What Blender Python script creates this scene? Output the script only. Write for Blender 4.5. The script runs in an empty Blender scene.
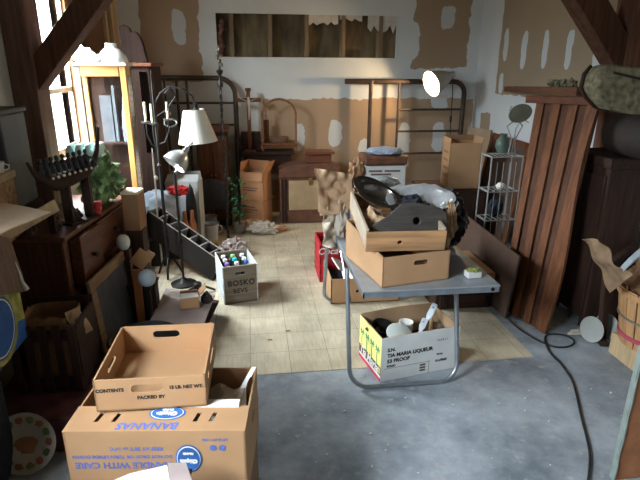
import bpy, bmesh, math, random
from math import sin, cos, pi, radians as rad
from mathutils import Vector as V, Matrix as M, Euler, noise
random.seed(7)
S = bpy.context.scene
COL = S.collection

# ------------------------------------------------------------------ camera
PITCH, ROLL, YAW, FPX, HC = rad(18.6), rad(.34), rad(7.4), 520.0, 1.62
_h = V((sin(YAW), cos(YAW), 0))
_x = V((cos(YAW), -sin(YAW), 0))
_u = _h * sin(PITCH) + V((0, 0, cos(PITCH)))
_f = _h * cos(PITCH) - V((0, 0, sin(PITCH)))
_r = _x * cos(ROLL) + _u * sin(ROLL)
_u = -_x * sin(ROLL) + _u * cos(ROLL)
_c = V((0, 0, HC))
def ray(x, y): return _f + _r * ((x - 320) / FPX) + _u * ((240 - y) / FPX)
def F(x, y, z=0.0):            # point of the photo at a known height
    d = ray(x, y); return _c + d * ((z - HC) / d.z)
def D(x, y, Y):                # point of the photo at a known depth into the room
    d = ray(x, y); return _c + d * (Y / d.y)
def W(x, y, X):                # point of the photo on a side wall
    d = ray(x, y); return _c + d * (X / d.x)
cam_d = bpy.data.cameras.new('camera'); cam = bpy.data.objects.new('camera', cam_d); COL.objects.link(cam)
R3 = M((_r, _u, -_f)).transposed()
cam.matrix_world = M.Translation(_c) @ R3.to_4x4()
cam_d.sensor_width = 36; cam_d.lens = 36 * FPX / 640; cam_d.clip_start = .02
S.camera = cam

# ------------------------------------------------------------------ materials
MATS = {}
def nt(name):
    m = bpy.data.materials.new(name); m.use_nodes = True
    t = m.node_tree; b = t.nodes['Principled BSDF']
    return m, t, b
def N(t, typ, **kw):
    n = t.nodes.new(typ)
    for k, v in kw.items():
        if k.startswith('i_'): n.inputs[k[2:].replace('_', ' ')].default_value = v
        else: setattr(n, k, v)
    return n
def L(t, a, b): t.links.new(a, b)
def scl(c, k): return tuple(min(1, max(0, v * k)) for v in c[:3]) + (1,)
def pm(name, col, rough=.75, var=.18, scale=9, stretch=(1, 1, 1), metal=0, bump=0, spec=.35, detail=4, trans=0):
    m, t, b = nt(name)
    tc = N(t, 'ShaderNodeTexCoord'); mp = N(t, 'ShaderNodeMapping'); mp.inputs['Scale'].default_value = stretch
    nz = N(t, 'ShaderNodeTexNoise'); nz.inputs['Scale'].default_value = scale; nz.inputs['Detail'].default_value = detail
    cr = N(t, 'ShaderNodeValToRGB')
    cr.color_ramp.elements[0].position = .3; cr.color_ramp.elements[0].color = scl(col, 1 - var)
    cr.color_ramp.elements[1].position = .72; cr.color_ramp.elements[1].color = scl(col, 1 + var)
    L(t, tc.outputs['Object'], mp.inputs['Vector']); L(t, mp.outputs[0], nz.inputs['Vector'])
    L(t, nz.outputs['Fac'], cr.inputs[0]); L(t, cr.outputs[0], b.inputs['Base Color'])
    b.inputs['Roughness'].default_value = rough; b.inputs['Metallic'].default_value = metal
    b.inputs['Specular IOR Level'].default_value = spec
    if trans: b.inputs['Transmission Weight'].default_value = trans
    if bump:
        bp = N(t, 'ShaderNodeBump'); bp.inputs['Strength'].default_value = bump; bp.inputs['Distance'].default_value = .01
        L(t, nz.outputs['Fac'], bp.inputs['Height']); L(t, bp.outputs[0], b.inputs['Normal'])
    MATS[name] = m
    return m
def wood(name, col, axis=2, rough=.72, var=.35, scale=7, bump=.12):
    st = [7, 7, 7]; st[axis] = .55
    return pm(name, col, rough, var, scale, tuple(st), bump=bump, spec=.2, detail=7)

card = pm('cardboard', (.42, .245, .125), .85, .10, 5)
card_d = pm('cardboard_dark', (.27, .15, .075), .85, .14, 5)
card_lamp_tint = pm('cardboard_lamp_tint', (.50, .25, .12), .85, .12, 5)  # orange lamplight mixed into the card colour
card_w = pm('cardboard_white', (.55, .56, .55), .8, .10, 6)
card_in = pm('cardboard_inside', (.40, .26, .15), .9, .12, 5)
corr_shaded = pm('shaded_corrugated_card', (.16, .105, .07), .9, .35, 3, (40, 40, 2))  # corrugated brown with the hanging flap's shade painted in
kraft = pm('kraft_paper', (.45, .30, .18), .85, .16, 14)
paperw = pm('white_paper', (.80, .79, .76), .8, .06, 10)
paperdim = pm('grubby_paper', (.55, .50, .43), .85, .15, 14)
wd_dark = wood('dark_wood_upright', (.038, .019, .013), 2)
wd_darkx = wood('dark_wood_across', (.038, .019, .013), 0)
wd_darky = wood('dark_wood_along', (.038, .019, .013), 1)
wd_red = wood('red_brown_wood', (.135, .050, .020), 2, .6)
wd_redy = wood('red_brown_wood_along', (.12, .045, .024), 1, .45)
wd_redx = wood('red_brown_wood_across', (.16, .058, .03), 0, .45)
wd_dres = wood('dresser_wood', (.12, .045, .022), 1, .4)
wd_dres_e = wood('dresser_end_wood', (.075, .030, .015), 2, .65)
wd_oak = wood('golden_oak', (.52, .27, .09), 2, .4, .22)
wd_oakx = wood('golden_oak_rail', (.52, .27, .09), 0, .4, .22)
wd_grey = wood('weathered_grey_wood', (.20, .165, .125), 0, .85, .3, 6)
wd_tray = wood('stained_pine', (.36, .20, .095), 0, .75, .45, 5)
wd_pale = wood('pale_pine', (.50, .36, .21), 2, .7, .2)
wd_beam = wood('old_timber', (.085, .038, .021), 2, .8, .4, 5, .3)
wd_post = wood('barn_post_timber', (.15, .085, .06), 2, .85, .4, 5, .3)
wd_stud = wood('stud_pine', (.20, .145, .085), 2, .8, .25)
ply = pm('rough_plywood', (.13, .095, .05), .85, .55, 3.5, (3, 3, .8), detail=8)
blackiron = pm('black_iron', (.02, .018, .017), .45, .3, 20, metal=.5)
iron_br = pm('brown_painted_iron', (.075, .05, .035), .5, .3, 25, metal=.35)
steel = pm('grey_steel', (.30, .33, .36), .38, .15, 18, metal=.75)
steel_top = pm('grey_enamel_metal', (.30, .33, .36), .4, .14, 10, metal=.3)
chrome = pm('bright_metal', (.62, .64, .66), .25, .1, 15, metal=.95)
brass = pm('aged_brass', (.42, .27, .10), .35, .2, 20, metal=.9)
foil = pm('crumpled_foil', (.72, .75, .78), .32, .15, 20, metal=.55, bump=.6)
darkmet = pm('dark_tarnished_metal', (.20, .18, .165), .24, .3, 10, metal=.9)
bottle_glass = pm('dark_glass', (.03, .05, .05), .12, .3, 9, spec=.6)
blackpl = pm('black_plastic', (.012, .012, .013), .4, .3, 12)
rubber = pm('black_rubber', (.014, .014, .015), .6, .2, 12)
darkcloth = pm('dark_navy_cloth', (.018, .022, .032), .95, .4, 25, bump=.2)
denim = pm('pale_blue_cloth', (.50, .60, .68), .9, .2, 12, bump=.2)
redcloth = pm('red_cloth', (.55, .035, .035), .85, .2, 14)
bluecloth = pm('blue_grey_check_cloth', (.30, .36, .46), .9, .35, 70)
redpl = pm('red_plastic', (.45, .018, .03), .45, .15, 10)
redbox = pm('red_lacquer_card', (.50, .04, .04), .5, .15, 10)
greenpl = pm('green_leaf', (.035, .20, .085), .6, .35, 20)
greenfilm = pm('green_plastic_film', (.30, .52, .24), .35, .85, 16)
foam = pm('pale_green_foam', (.62, .80, .74), .7, .08, 12)
shade_w = pm('cream_lamp_shade', (.78, .76, .67), .85, .04, 12)
milk = pm('milk_glass', (.72, .76, .72), .2, .06, 12, spec=.6)
enamel = pm('white_enamel', (.66, .68, .70), .3, .08, 12)
enamel_b = pm('blue_enamel_rim', (.16, .22, .34), .3, .1, 12)
stone = pm('grey_crockery', (.25, .24, .21), .5, .2, 9)
china = pm('white_china', (.72, .72, .68), .25, .05, 8)
blackboard = pm('black_lacquered_board', (.02, .016, .014), .5, .3, 8)
leather = pm('worn_brown_leather', (.14, .06, .035), .5, .3, 14)
tan_pl = pm('tan_canvas', (.42, .30, .17), .8, .14, 8)
brocade = pm('green_brown_brocade', (.17, .145, .085), .95, .55, 32, bump=.3)
pinkboard = pm('mauve_grey_board', (.33, .27, .26), .7, .15, 9)
slate = pm('slate_blue_paint', (.055, .06, .07), .6, .3, 9)
greyfelt = pm('grey_felt', (.055, .052, .05), .95, .2, 15)
ink_black = pm('black_ink', (.03, .026, .024), .9, .2, 30)
ink_blue = pm('blue_ink', (.10, .16, .46), .85, .15, 30)
ink_white = pm('white_ink', (.8, .8, .76), .8, .05, 30)
ink_yellow = pm('yellow_ink', (.86, .78, .25), .8, .08, 12)
ink_green = pm('green_ink', (.06, .32, .13), .8, .25, 30)
ink_red = pm('red_ink', (.62, .05, .09), .8, .1, 30)
ink_brown = pm('brown_ink', (.13, .085, .075), .8, .1, 30)
ink_navy = pm('bright_blue_print', (.03, .13, .40), .7, .3, 9)
ink_leaf = pm('yellow_green_print', (.40, .40, .10), .8, .5, 16)
terracotta = pm('orange_clay', (.52, .20, .075), .6, .2, 9)
wicker = pm('brown_wicker', (.15, .085, .05), .8, .45, 60, bump=.4)
bentwood = wood('bentwood', (.20, .10, .05), 2, .5)
stave = wood('basket_stave', (.50, .28, .13), 2, .75, .2)
hoopred = pm('pink_hoop', (.42, .07, .11), .7, .2, 15)
cream = pm('cream_candle', (.78, .70, .52), .6, .05, 12)
purple = pm('dark_maroon_card', (.085, .03, .032), .8, .4, 12)
floral = pm('floral_print', (.30, .16, .09), .4, .9, 26)
amber = pm('amber_glass', (.55, .24, .06), .2, .2, 9, spec=.6)
figure_m = pm('dark_figures', (.022, .022, .026), .5, .4, 30)
bone = pm('off_white_bits', (.65, .60, .52), .6, .1, 30)
mirror = pm('silvered_mirror', (.55, .60, .62), .05, .03, 4, metal=1)
sign_gr = pm('dull_green_plate', (.20, .20, .14), .5, .25, 9)
wirewhite = pm('white_coated_wire', (.30, .30, .28), .5, .1, 20)
teal = pm('teal_cap', (.02, .45, .45), .5, .15, 20)
violet = pm('violet_print', (.25, .14, .55), .6, .3, 20)
patch_pale = pm('pale_flooring', (.50, .44, .32), .8, .15, 9)
brownboard = pm('rusty_brown_board', (.30, .12, .05), .8, .25, 12)
edge_pale = pm('pale_green_edge', (.20, .24, .22), .7, .15, 20)
darkbrownboard = pm('dark_brown_hardboard', (.085, .05, .035), .7, .2, 9)

def glass_mat():
    m, t, b = nt('window_glass')
    t.nodes.remove(b); o = t.nodes['Material Output']
    tr = N(t, 'ShaderNodeBsdfTransparent'); gl = N(t, 'ShaderNodeBsdfGlossy'); gl.inputs['Roughness'].default_value = .03
    mx = N(t, 'ShaderNodeMixShader'); mx.inputs[0].default_value = .06
    nz = N(t, 'ShaderNodeTexNoise'); nz.inputs['Scale'].default_value = 4
    mt = N(t, 'ShaderNodeMath', operation='MULTIPLY_ADD'); mt.inputs[1].default_value = .06; mt.inputs[2].default_value = .03
    L(t, nz.outputs['Fac'], mt.inputs[0]); L(t, mt.outputs[0], mx.inputs[0])
    L(t, tr.outputs[0], mx.inputs[1]); L(t, gl.outputs[0], mx.inputs[2]); L(t, mx.outputs[0], o.inputs[0])
    return m
glass = glass_mat()

def emit(name, col, s):
    m, t, b = nt(name)
    b.inputs['Base Color'].default_value = col + (1,)
    b.inputs['Emission Color'].default_value = col + (1,); b.inputs['Emission Strength'].default_value = s
    return m

def wall_mat(name, base, patches, uaxis, wob=.05, rough=.85):
    """painted wallboard; patches: (colour, [(u, v, half_u, half_v, round)...]) laid one over the other, ragged edged"""
    m, t, b = nt(name)
    tc = N(t, 'ShaderNodeTexCoord')
    nz = N(t, 'ShaderNodeTexNoise'); nz.inputs['Scale'].default_value = 9; nz.inputs['Detail'].default_value = 6
    L(t, tc.outputs['Object'], nz.inputs['Vector'])
    sub = N(t, 'ShaderNodeVectorMath', operation='SUBTRACT'); sub.inputs[1].default_value = (.5, .5, .5)
    L(t, nz.outputs['Color'], sub.inputs[0])
    ma = N(t, 'ShaderNodeVectorMath', operation='MULTIPLY_ADD'); ma.inputs[1].default_value = (wob * 2,) * 3
    L(t, sub.outputs[0], ma.inputs[0]); L(t, tc.outputs['Object'], ma.inputs[2])
    sx = N(t, 'ShaderNodeSeparateXYZ'); L(t, ma.outputs[0], sx.inputs[0])
    u, v = sx.outputs[uaxis], sx.outputs[2]
    def mth(op, a, bb=None, c=None):
        n = N(t, 'ShaderNodeMath', operation=op)
        for i, q in enumerate((a, bb, c)):
            if q is None: continue
            if isinstance(q, (int, float)): n.inputs[i].default_value = q
            else: L(t, q, n.inputs[i])
        return n.outputs[0]
    n2 = N(t, 'ShaderNodeTexNoise'); n2.inputs['Scale'].default_value = 2.2; n2.inputs['Detail'].default_value = 5
    L(t, tc.outputs['Object'], n2.inputs['Vector'])
    k = mth('MULTIPLY_ADD', n2.outputs['Fac'], .22, .89)
    cur = None
    rgb = N(t, 'ShaderNodeRGB'); rgb.outputs[0].default_value = base + (1,); cur = rgb.outputs[0]
    for col, ps in patches:
        mk = None
        for (cu, cv, hu, hv, rd) in ps:
            du = mth('DIVIDE', mth('ABSOLUTE', mth('SUBTRACT', u, cu)), hu)
            dv = mth('DIVIDE', mth('ABSOLUTE', mth('SUBTRACT', v, cv)), hv)
            if rd:
                d = mth('ADD', mth('POWER', du, 3.0), mth('POWER', dv, 3.0))
            else:
                d = mth('MAXIMUM', du, dv)
            s = mth('LESS_THAN', d, 1.0)
            mk = s if mk is None else mth('MAXIMUM', mk, s)
        mx = N(t, 'ShaderNodeMix', data_type='RGBA')
        L(t, mk, mx.inputs[0]); L(t, cur, mx.inputs[6]); mx.inputs[7].default_value = col + (1,)
        cur = mx.outputs[2]
    mm = N(t, 'ShaderNodeVectorMath', operation='SCALE'); L(t, cur, mm.inputs[0]); L(t, k, mm.inputs['Scale'])
    L(t, mm.outputs[0], b.inputs['Base Color'])
    b.inputs['Roughness'].default_value = rough; b.inputs['Specular IOR Level'].default_value = .2
    bp = N(t, 'ShaderNodeBump'); bp.inputs['Strength'].default_value = .08; L(t, nz.outputs['Fac'], bp.inputs['Height']); L(t, bp.outputs[0], b.inputs['Normal'])
    return m

def lino_mat():
    m, t, b = nt('linoleum_tiles')
    p = F(284.1, 316.3)
    tc = N(t, 'ShaderNodeTexCoord'); mp = N(t, 'ShaderNodeMapping'); mp.inputs['Location'].default_value = (-p.x, -p.y, 0)
    L(t, tc.outputs['Object'], mp.inputs[0])
    br = N(t, 'ShaderNodeTexBrick'); br.offset = 0; br.squash = 1
    for k, v in (('Scale', 1), ('Mortar Size', .0016), ('Mortar Smooth', .3), ('Brick Width', .2286), ('Row Height', .2286), ('Bias', 0)): br.inputs[k].default_value = v
    br.inputs['Color1'].default_value = (.50, .45, .335, 1); br.inputs['Color2'].default_value = (.57, .515, .39, 1); br.inputs['Mortar'].default_value = (.22, .19, .15, 1)
    L(t, mp.outputs[0], br.inputs['Vector'])
    nz = N(t, 'ShaderNodeTexNoise'); nz.inputs['Scale'].default_value = 5; nz.inputs['Detail'].default_value = 8; L(t, tc.outputs['Object'], nz.inputs['Vector'])
    cr = N(t, 'ShaderNodeValToRGB'); cr.color_ramp.elements[0].position = .3; cr.color_ramp.elements[0].color = (.72, .70, .67, 1); cr.color_ramp.elements[1].position = .7; cr.color_ramp.elements[1].color = (1.08, 1.06, 1.03, 1)
    L(t, nz.outputs['Fac'], cr.inputs[0])
    # fine streaks of the marbled tile
    m2 = N(t, 'ShaderNodeMapping'); m2.inputs['Scale'].default_value = (60, 8, 1); L(t, tc.outputs['Object'], m2.inputs[0])
    n2 = N(t, 'ShaderNodeTexNoise'); n2.inputs['Scale'].default_value = 1; L(t, m2.outputs[0], n2.inputs['Vector'])
    c2 = N(t, 'ShaderNodeValToRGB'); c2.color_ramp.elements[0].position = .35; c2.color_ramp.elements[0].color = (.9, .9, .9, 1); c2.color_ramp.elements[1].position = .6; c2.color_ramp.elements[1].color = (1.03, 1.03, 1.03, 1)
    L(t, n2.outputs['Fac'], c2.inputs[0])
    x1 = N(t, 'ShaderNodeMix', data_type='RGBA', blend_type='MULTIPLY'); x1.inputs[0].default_value = 1
    x2 = N(t, 'ShaderNodeMix', data_type='RGBA', blend_type='MULTIPLY'); x2.inputs[0].default_value = 1
    L(t, br.outputs['Color'], x1.inputs[6]); L(t, cr.outputs[0], x1.inputs[7]); L(t, x1.outputs[2], x2.inputs[6]); L(t, c2.outputs[0], x2.inputs[7])
    L(t, x2.outputs[2], b.inputs['Base Color']); b.inputs['Roughness'].default_value = .5; b.inputs['Specular IOR Level'].default_value = .3
    return m
def concrete_mat():
    m, t, b = nt('stained_concrete')
    tc = N(t, 'ShaderNodeTexCoord')
    a = N(t, 'ShaderNodeTexNoise'); a.inputs['Scale'].default_value = 2.2; a.inputs['Detail'].default_value = 9; a.inputs['Roughness'].default_value = .68
    c = N(t, 'ShaderNodeTexNoise'); c.inputs['Scale'].default_value = 16; c.inputs['Detail'].default_value = 6
    v = N(t, 'ShaderNodeTexVoronoi'); v.inputs['Scale'].default_value = 13
    for n in (a, c, v): L(t, tc.outputs['Object'], n.inputs['Vector'])
    r1 = N(t, 'ShaderNodeValToRGB'); e = r1.color_ramp.elements
    e[0].position = .34; e[0].color = (.125, .150, .175, 1); e[1].position = .68; e[1].color = (.41, .455, .50, 1)
    L(t, a.outputs['Fac'], r1.inputs[0])
    r2 = N(t, 'ShaderNodeValToRGB'); e = r2.color_ramp.elements
    e[0].position = .60; e[0].color = (0, 0, 0, 1); e[1].position = .74; e[1].color = (1, 1, 1, 1)
    L(t, c.outputs['Fac'], r2.inputs[0])
    mx = N(t, 'ShaderNodeMix', data_type='RGBA'); L(t, r2.outputs[0], mx.inputs[0]); L(t, r1.outputs[0], mx.inputs[6]); mx.inputs[7].default_value = (.40, .39, .37, 1)
    r3 = N(t, 'ShaderNodeValToRGB'); e = r3.color_ramp.elements
    e[0].position = .03; e[0].color = (1, 1, 1, 1); e[1].position = .06; e[1].color = (0, 0, 0, 1)
    L(t, v.outputs['Distance'], r3.inputs[0])
    m2 = N(t, 'ShaderNodeMix', data_type='RGBA'); L(t, r3.outputs[0], m2.inputs[0]); L(t, mx.outputs[2], m2.inputs[6]); m2.inputs[7].default_value = (.46, .45, .43, 1)
    L(t, m2.outputs[2], b.inputs['Base Color']); b.inputs['Roughness'].default_value = .6
    bp = N(t, 'ShaderNodeBump'); bp.inputs['Strength'].default_value = .25; bp.inputs['Distance'].default_value = .01; L(t, c.outputs['Fac'], bp.inputs['Height']); L(t, bp.outputs[0], b.inputs['Normal'])
    return m

# ------------------------------------------------------------------ mesh builder
class B:
    def __init__(s): s.bm = bmesh.new()
    def _add(s, vs, fs, mat=None):
        vv = [s.bm.verts.new(mat @ V(v) if mat else V(v)) for v in vs]
        for f in fs:
            try: s.bm.faces.new([vv[i] for i in f])
            except ValueError: pass
        return s
    def box(s, x0, x1, y0, y1, z0, z1, mat=None):
        vs = [(x, y, z) for z in (z0, z1) for x, y in ((x0, y0), (x1, y0), (x1, y1), (x0, y1))]
        return s._add(vs, [(3, 2, 1, 0), (4, 5, 6, 7), (0, 1, 5, 4), (1, 2, 6, 5), (2, 3, 7, 6), (3, 0, 4, 7)], mat)
    def bar(s, a, b, w, h, up=(0, 0, 1)):
        a, b = V(a), V(b); d = (b - a); l = d.length; d.normalize()
        sx = d.cross(V(up)); 
        if sx.length < 1e-4: sx = d.cross(V((1, 0, 0)))
        sx.normalize(); uz = sx.cross(d)
        m = M((sx, d, uz)).transposed().to_4x4(); m.translation = a
        return s.box(-w / 2, w / 2, 0, l, -h / 2, h / 2, m)
    def tube(s, pts, r, n=8, closed=False):
        pts = [V(p) for p in pts]; k = len(pts)
        rs = r if isinstance(r, (list, tuple)) else [r] * k
        rings = []; prev = None
        for i, p in enumerate(pts):
            if closed: t = pts[(i + 1) % k] - pts[i - 1]
            else: t = pts[min(i + 1, k - 1)] - pts[max(i - 1, 0)]
            if t.length < 1e-9: t = V((0, 0, 1))
            t.normalize()
            if prev is None:
                a = t.orthogonal().normalized()
            else:
                a = prev - t * prev.dot(t)
                a = a.normalized() if a.length > 1e-6 else t.orthogonal().normalized()
            prev = a; b = t.cross(a)
            rings.append([s.bm.verts.new(p + (a * cos(2 * pi * j / n) + b * sin(2 * pi * j / n)) * rs[i]) for j in range(n)])
        rng = range(k) if closed else range(k - 1)
        for i in rng:
            q = rings[(i + 1) % k]
            for j in range(n): s.bm.faces.new((rings[i][j], rings[i][(j + 1) % n], q[(j + 1) % n], q[j]))
        if not closed:
            s.bm.faces.new(rings[0][::-1]); s.bm.faces.new(rings[-1])
        return s
    def lathe(s, prof, n=24, mat=None, close=False, sx=1, sy=1):
        mat = mat or M.Identity(4); rings = []
        for r, z in prof:
            if r < 1e-5: rings.append([s.bm.verts.new(mat @ V((0, 0, z)))])
            else: rings.append([s.bm.verts.new(mat @ V((sx * r * cos(2 * pi * j / n), sy * r * sin(2 * pi * j / n), z))) for j in range(n)])
        pr = list(zip(rings, rings[1:]))
        if close: pr.append((rings[-1], rings[0]))
        for a, b in pr:
            if len(a) == 1 and len(b) == 1: continue
            for j in range(n):
                k = (j + 1) % n
                if len(a) == 1: s.bm.faces.new((a[0], b[k], b[j]))
                elif len(b) == 1: s.bm.faces.new((a[j], a[k], b[0]))
                else: s.bm.faces.new((a[j], a[k], b[k], b[j]))
        return s
    def plate(s, outer, holes=(), t=.006, mat=None):
        """flat outline with holes in the local xy plane, thickened along z (0..t)"""
        tmp = bmesh.new(); es = []
        for lp in [outer] + list(holes):
            vs = [tmp.verts.new((p[0], p[1], 0)) for p in lp]
            for i in range(len(vs)): es.append(tmp.edges.new((vs[i], vs[(i + 1) % len(vs)])))
        if holes: bmesh.ops.triangle_fill(tmp, use_beauty=True, use_dissolve=False, edges=es)
        else: tmp.faces.new(list(tmp.verts))
        bmesh.ops.recalc_face_normals(tmp, faces=tmp.faces[:])
        g = bmesh.ops.extrude_face_region(tmp, geom=tmp.faces[:])
        for e in g['geom']:
            if isinstance(e, bmesh.types.BMVert): e.co.z += t
        bmesh.ops.recalc_face_normals(tmp, faces=tmp.faces[:])
        if mat: tmp.transform(mat)
        me = bpy.data.meshes.new('tmp'); tmp.to_mesh(me); tmp.free(); s.bm.from_mesh(me); bpy.data.meshes.remove(me)
        return s
    def sheet(s, cs, nx=10, ny=10, t=.003, amp=0, fr=6, seed=0):
        a, b, c, d = [V(q) for q in cs]   # a-b along u, d-c opposite
        nrm = (b - a).cross(d - a).normalized(); g = []
        for j in range(ny + 1):
            row = []
            for i in range(nx + 1):
                u, v = i / nx, j / ny
                p = (a * (1 - u) + b * u) * (1 - v) + (d * (1 - u) + c * u) * v
                p = p + nrm * amp * noise.noise(p * fr + V((seed * 7.1, seed, 0)))
                row.append(p)
            g.append(row)
        top = [[s.bm.verts.new(p + nrm * t / 2) for p in r] for r in g]; bot = [[s.bm.verts.new(p - nrm * t / 2) for p in r] for r in g]
        for j in range(ny):
            for i in range(nx):
                s.bm.faces.new((top[j][i], top[j][i + 1], top[j + 1][i + 1], top[j + 1][i]))
                s.bm.faces.new((bot[j][i], bot[j + 1][i], bot[j + 1][i + 1], bot[j][i + 1]))
        for j in range(ny):
            for i in (0, nx): s.bm.faces.new((top[j][i], top[j + 1][i], bot[j + 1][i], bot[j][i]))
        for i in range(nx):
            for j in (0, ny): s.bm.faces.new((top[j][i], top[j][i + 1], bot[j][i + 1], bot[j][i]))
        return s
    def blob(s, c, r, amp=.25, fr=3, seed=0, sub=3, flat=None, ridge=True):
        c = V(c); r = V(r) if isinstance(r, (tuple, list, V)) else V((r, r, r))
        tmp = bmesh.new(); bmesh.ops.create_icosphere(tmp, subdivisions=sub, radius=1)
        for v in tmp.verts:
            n = v.co.copy(); q = n * fr + V((seed * 3.7, seed * 1.3, seed * 5.1))
            k = noise.noise(q)
            if ridge: k = (abs(k) * 2 - .5) * .8 + .5 * noise.noise(q * 2.3)
            v.co = V((n.x * r.x, n.y * r.y, n.z * r.z)) * (1 + amp * k)
            if flat is not None and v.co.z < flat: v.co.z = flat + (v.co.z - flat) * .05
            v.co += c
        me = bpy.data.meshes.new('tmp'); tmp.to_mesh(me); tmp.free(); s.bm.from_mesh(me); bpy.data.meshes.remove(me)
        return s
    def cyl(s, c, r, z0, z1, n=16, r2=None, mat=None):
        m = (mat or M.Identity(4)) @ M.Translation((c[0], c[1], 0)); r2 = r if r2 is None else r2
        return s.lathe([(0, z0), (r, z0), (r2, z1), (0, z1)], n, m)

def xf(loc=(0, 0, 0), rx=0, ry=0, rz=0): return M.Translation(loc) @ Euler((rx, ry, rz), 'XYZ').to_matrix().to_4x4()
ROOT = {}
def obj(name, b, mat, parent=None, bev=0, smooth=False, local=True, seg=2):
    bm = b.bm
    bmesh.ops.recalc_face_normals(bm, faces=bm.faces[:])
    if parent is not None and not local: bm.transform(ROOT[parent.name].inverted())
    me = bpy.data.meshes.new(name); bm.to_mesh(me); bm.free()
    o = bpy.data.objects.new(name, me); COL.objects.link(o)
    me.materials.append(mat)
    if smooth:
        for p in me.polygons: p.use_smooth = True
        try: me.set_sharp_from_angle(angle=rad(50))
        except Exception: pass
    if bev:
        md = o.modifiers.new('soft_edge', 'BEVEL'); md.width = bev; md.segments = seg; md.limit_method = 'ANGLE'
    if parent is not None:
        o.parent = parent; ROOT[o.name] = ROOT[parent.name]
    return o
def tag(o, label, cat, group=None):
    o['label'] = label; o['category'] = cat
    if group: o['group'] = group
    return o
def thing(name, label, cat, loc=(0, 0, 0), rz=0, group=None, mat=None):
    o = bpy.data.objects.new(name, None); COL.objects.link(o); o.empty_display_size = .05
    mw = mat if mat is not None else M.Translation(loc) @ M.Rotation(rz, 4, 'Z')
    o.matrix_world = mw; ROOT[o.name] = mw.copy()
    return tag(o, label, cat, group)
def solo(name, b, mat, label, cat, group=None, **kw):
    """a thing of one mesh, its origin at its base"""
    vs = [v.co for v in b.bm.verts]
    mn = V((min(v.x for v in vs), min(v.y for v in vs), min(v.z for v in vs))); mx = V((max(v.x for v in vs), max(v.y for v in vs), 0))
    base = V(((mn.x + mx.x) / 2, (mn.y + mx.y) / 2, mn.z))
    b.bm.transform(M.Translation(-base))
    o = obj(name, b, mat, **kw); o.location = base
    ROOT[o.name] = M.Translation(base)
    return tag(o, label, cat, group)
def struct(name, b, mat, **kw):
    o = obj(name, b, mat, **kw); o['kind'] = 'structure'; return o
def dup(o, mw, label=None, parent=None):
    c = o.copy(); COL.objects.link(c)
    if parent is None:
        c.matrix_world = mw; ROOT[c.name] = mw.copy()
        if label: c['label'] = label
    else: c.parent = parent
    for ch in o.children: dup(ch, None, parent=c)
    return c
def text(parent, body, size, mat, m, sx=1, bold=0, name='printed_text', align='CENTER', shear=0, space=1):
    cu = bpy.data.curves.new('t', 'FONT'); cu.body = body; cu.size = size; cu.align_x = align; cu.align_y = 'CENTER'
    cu.offset = bold; cu.shear = shear; cu.extrude = .0004; cu.resolution_u = 3; cu.space_character = space
    to = bpy.data.objects.new('t', cu); COL.objects.link(to)
    me = bpy.data.meshes.new_from_object(to.evaluated_get(bpy.context.evaluated_depsgraph_get()))
    bpy.data.objects.remove(to); bpy.data.curves.remove(cu)
    me.transform(M.Diagonal((sx, 1, 1, 1))); me.transform(m)
    me.materials.clear(); me.materials.append(mat); me.name = name
    o = bpy.data.objects.new(name, me); COL.objects.link(o); o.parent = parent
    return o
FRONT = M.Rotation(pi / 2, 4, 'X')                                   # text plane on a face looking to -y
def on_front(x, y, z, flip=False): return M.Translation((x, y, z)) @ FRONT @ (M.Rotation(pi, 4, 'Z') if flip else M.Identity(4))
def on_left(x, y, z): return M.Translation((x, y, z)) @ M.Rotation(-pi / 2, 4, 'Z') @ FRONT     # face looking to -x
def on_right(x, y, z): return M.Translation((x, y, z)) @ M.Rotation(pi / 2, 4, 'Z') @ FRONT     # face looking to +x
def slot(cx, cy, w, h, n=6):
    r = h / 2; out = []
    for i in range(n + 1): a = -pi / 2 + pi * i / n; out.append((cx + w / 2 - r + r * cos(a), cy + r * sin(a)))
    for i in range(n + 1): a = pi / 2 + pi * i / n; out.append((cx - w / 2 + r + r * cos(a), cy + r * sin(a)))
    return out
def disc(cx, cy, r, n=12): return [(cx + r * cos(2 * pi * i / n), cy + r * sin(2 * pi * i / n)) for i in range(n)]

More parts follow.
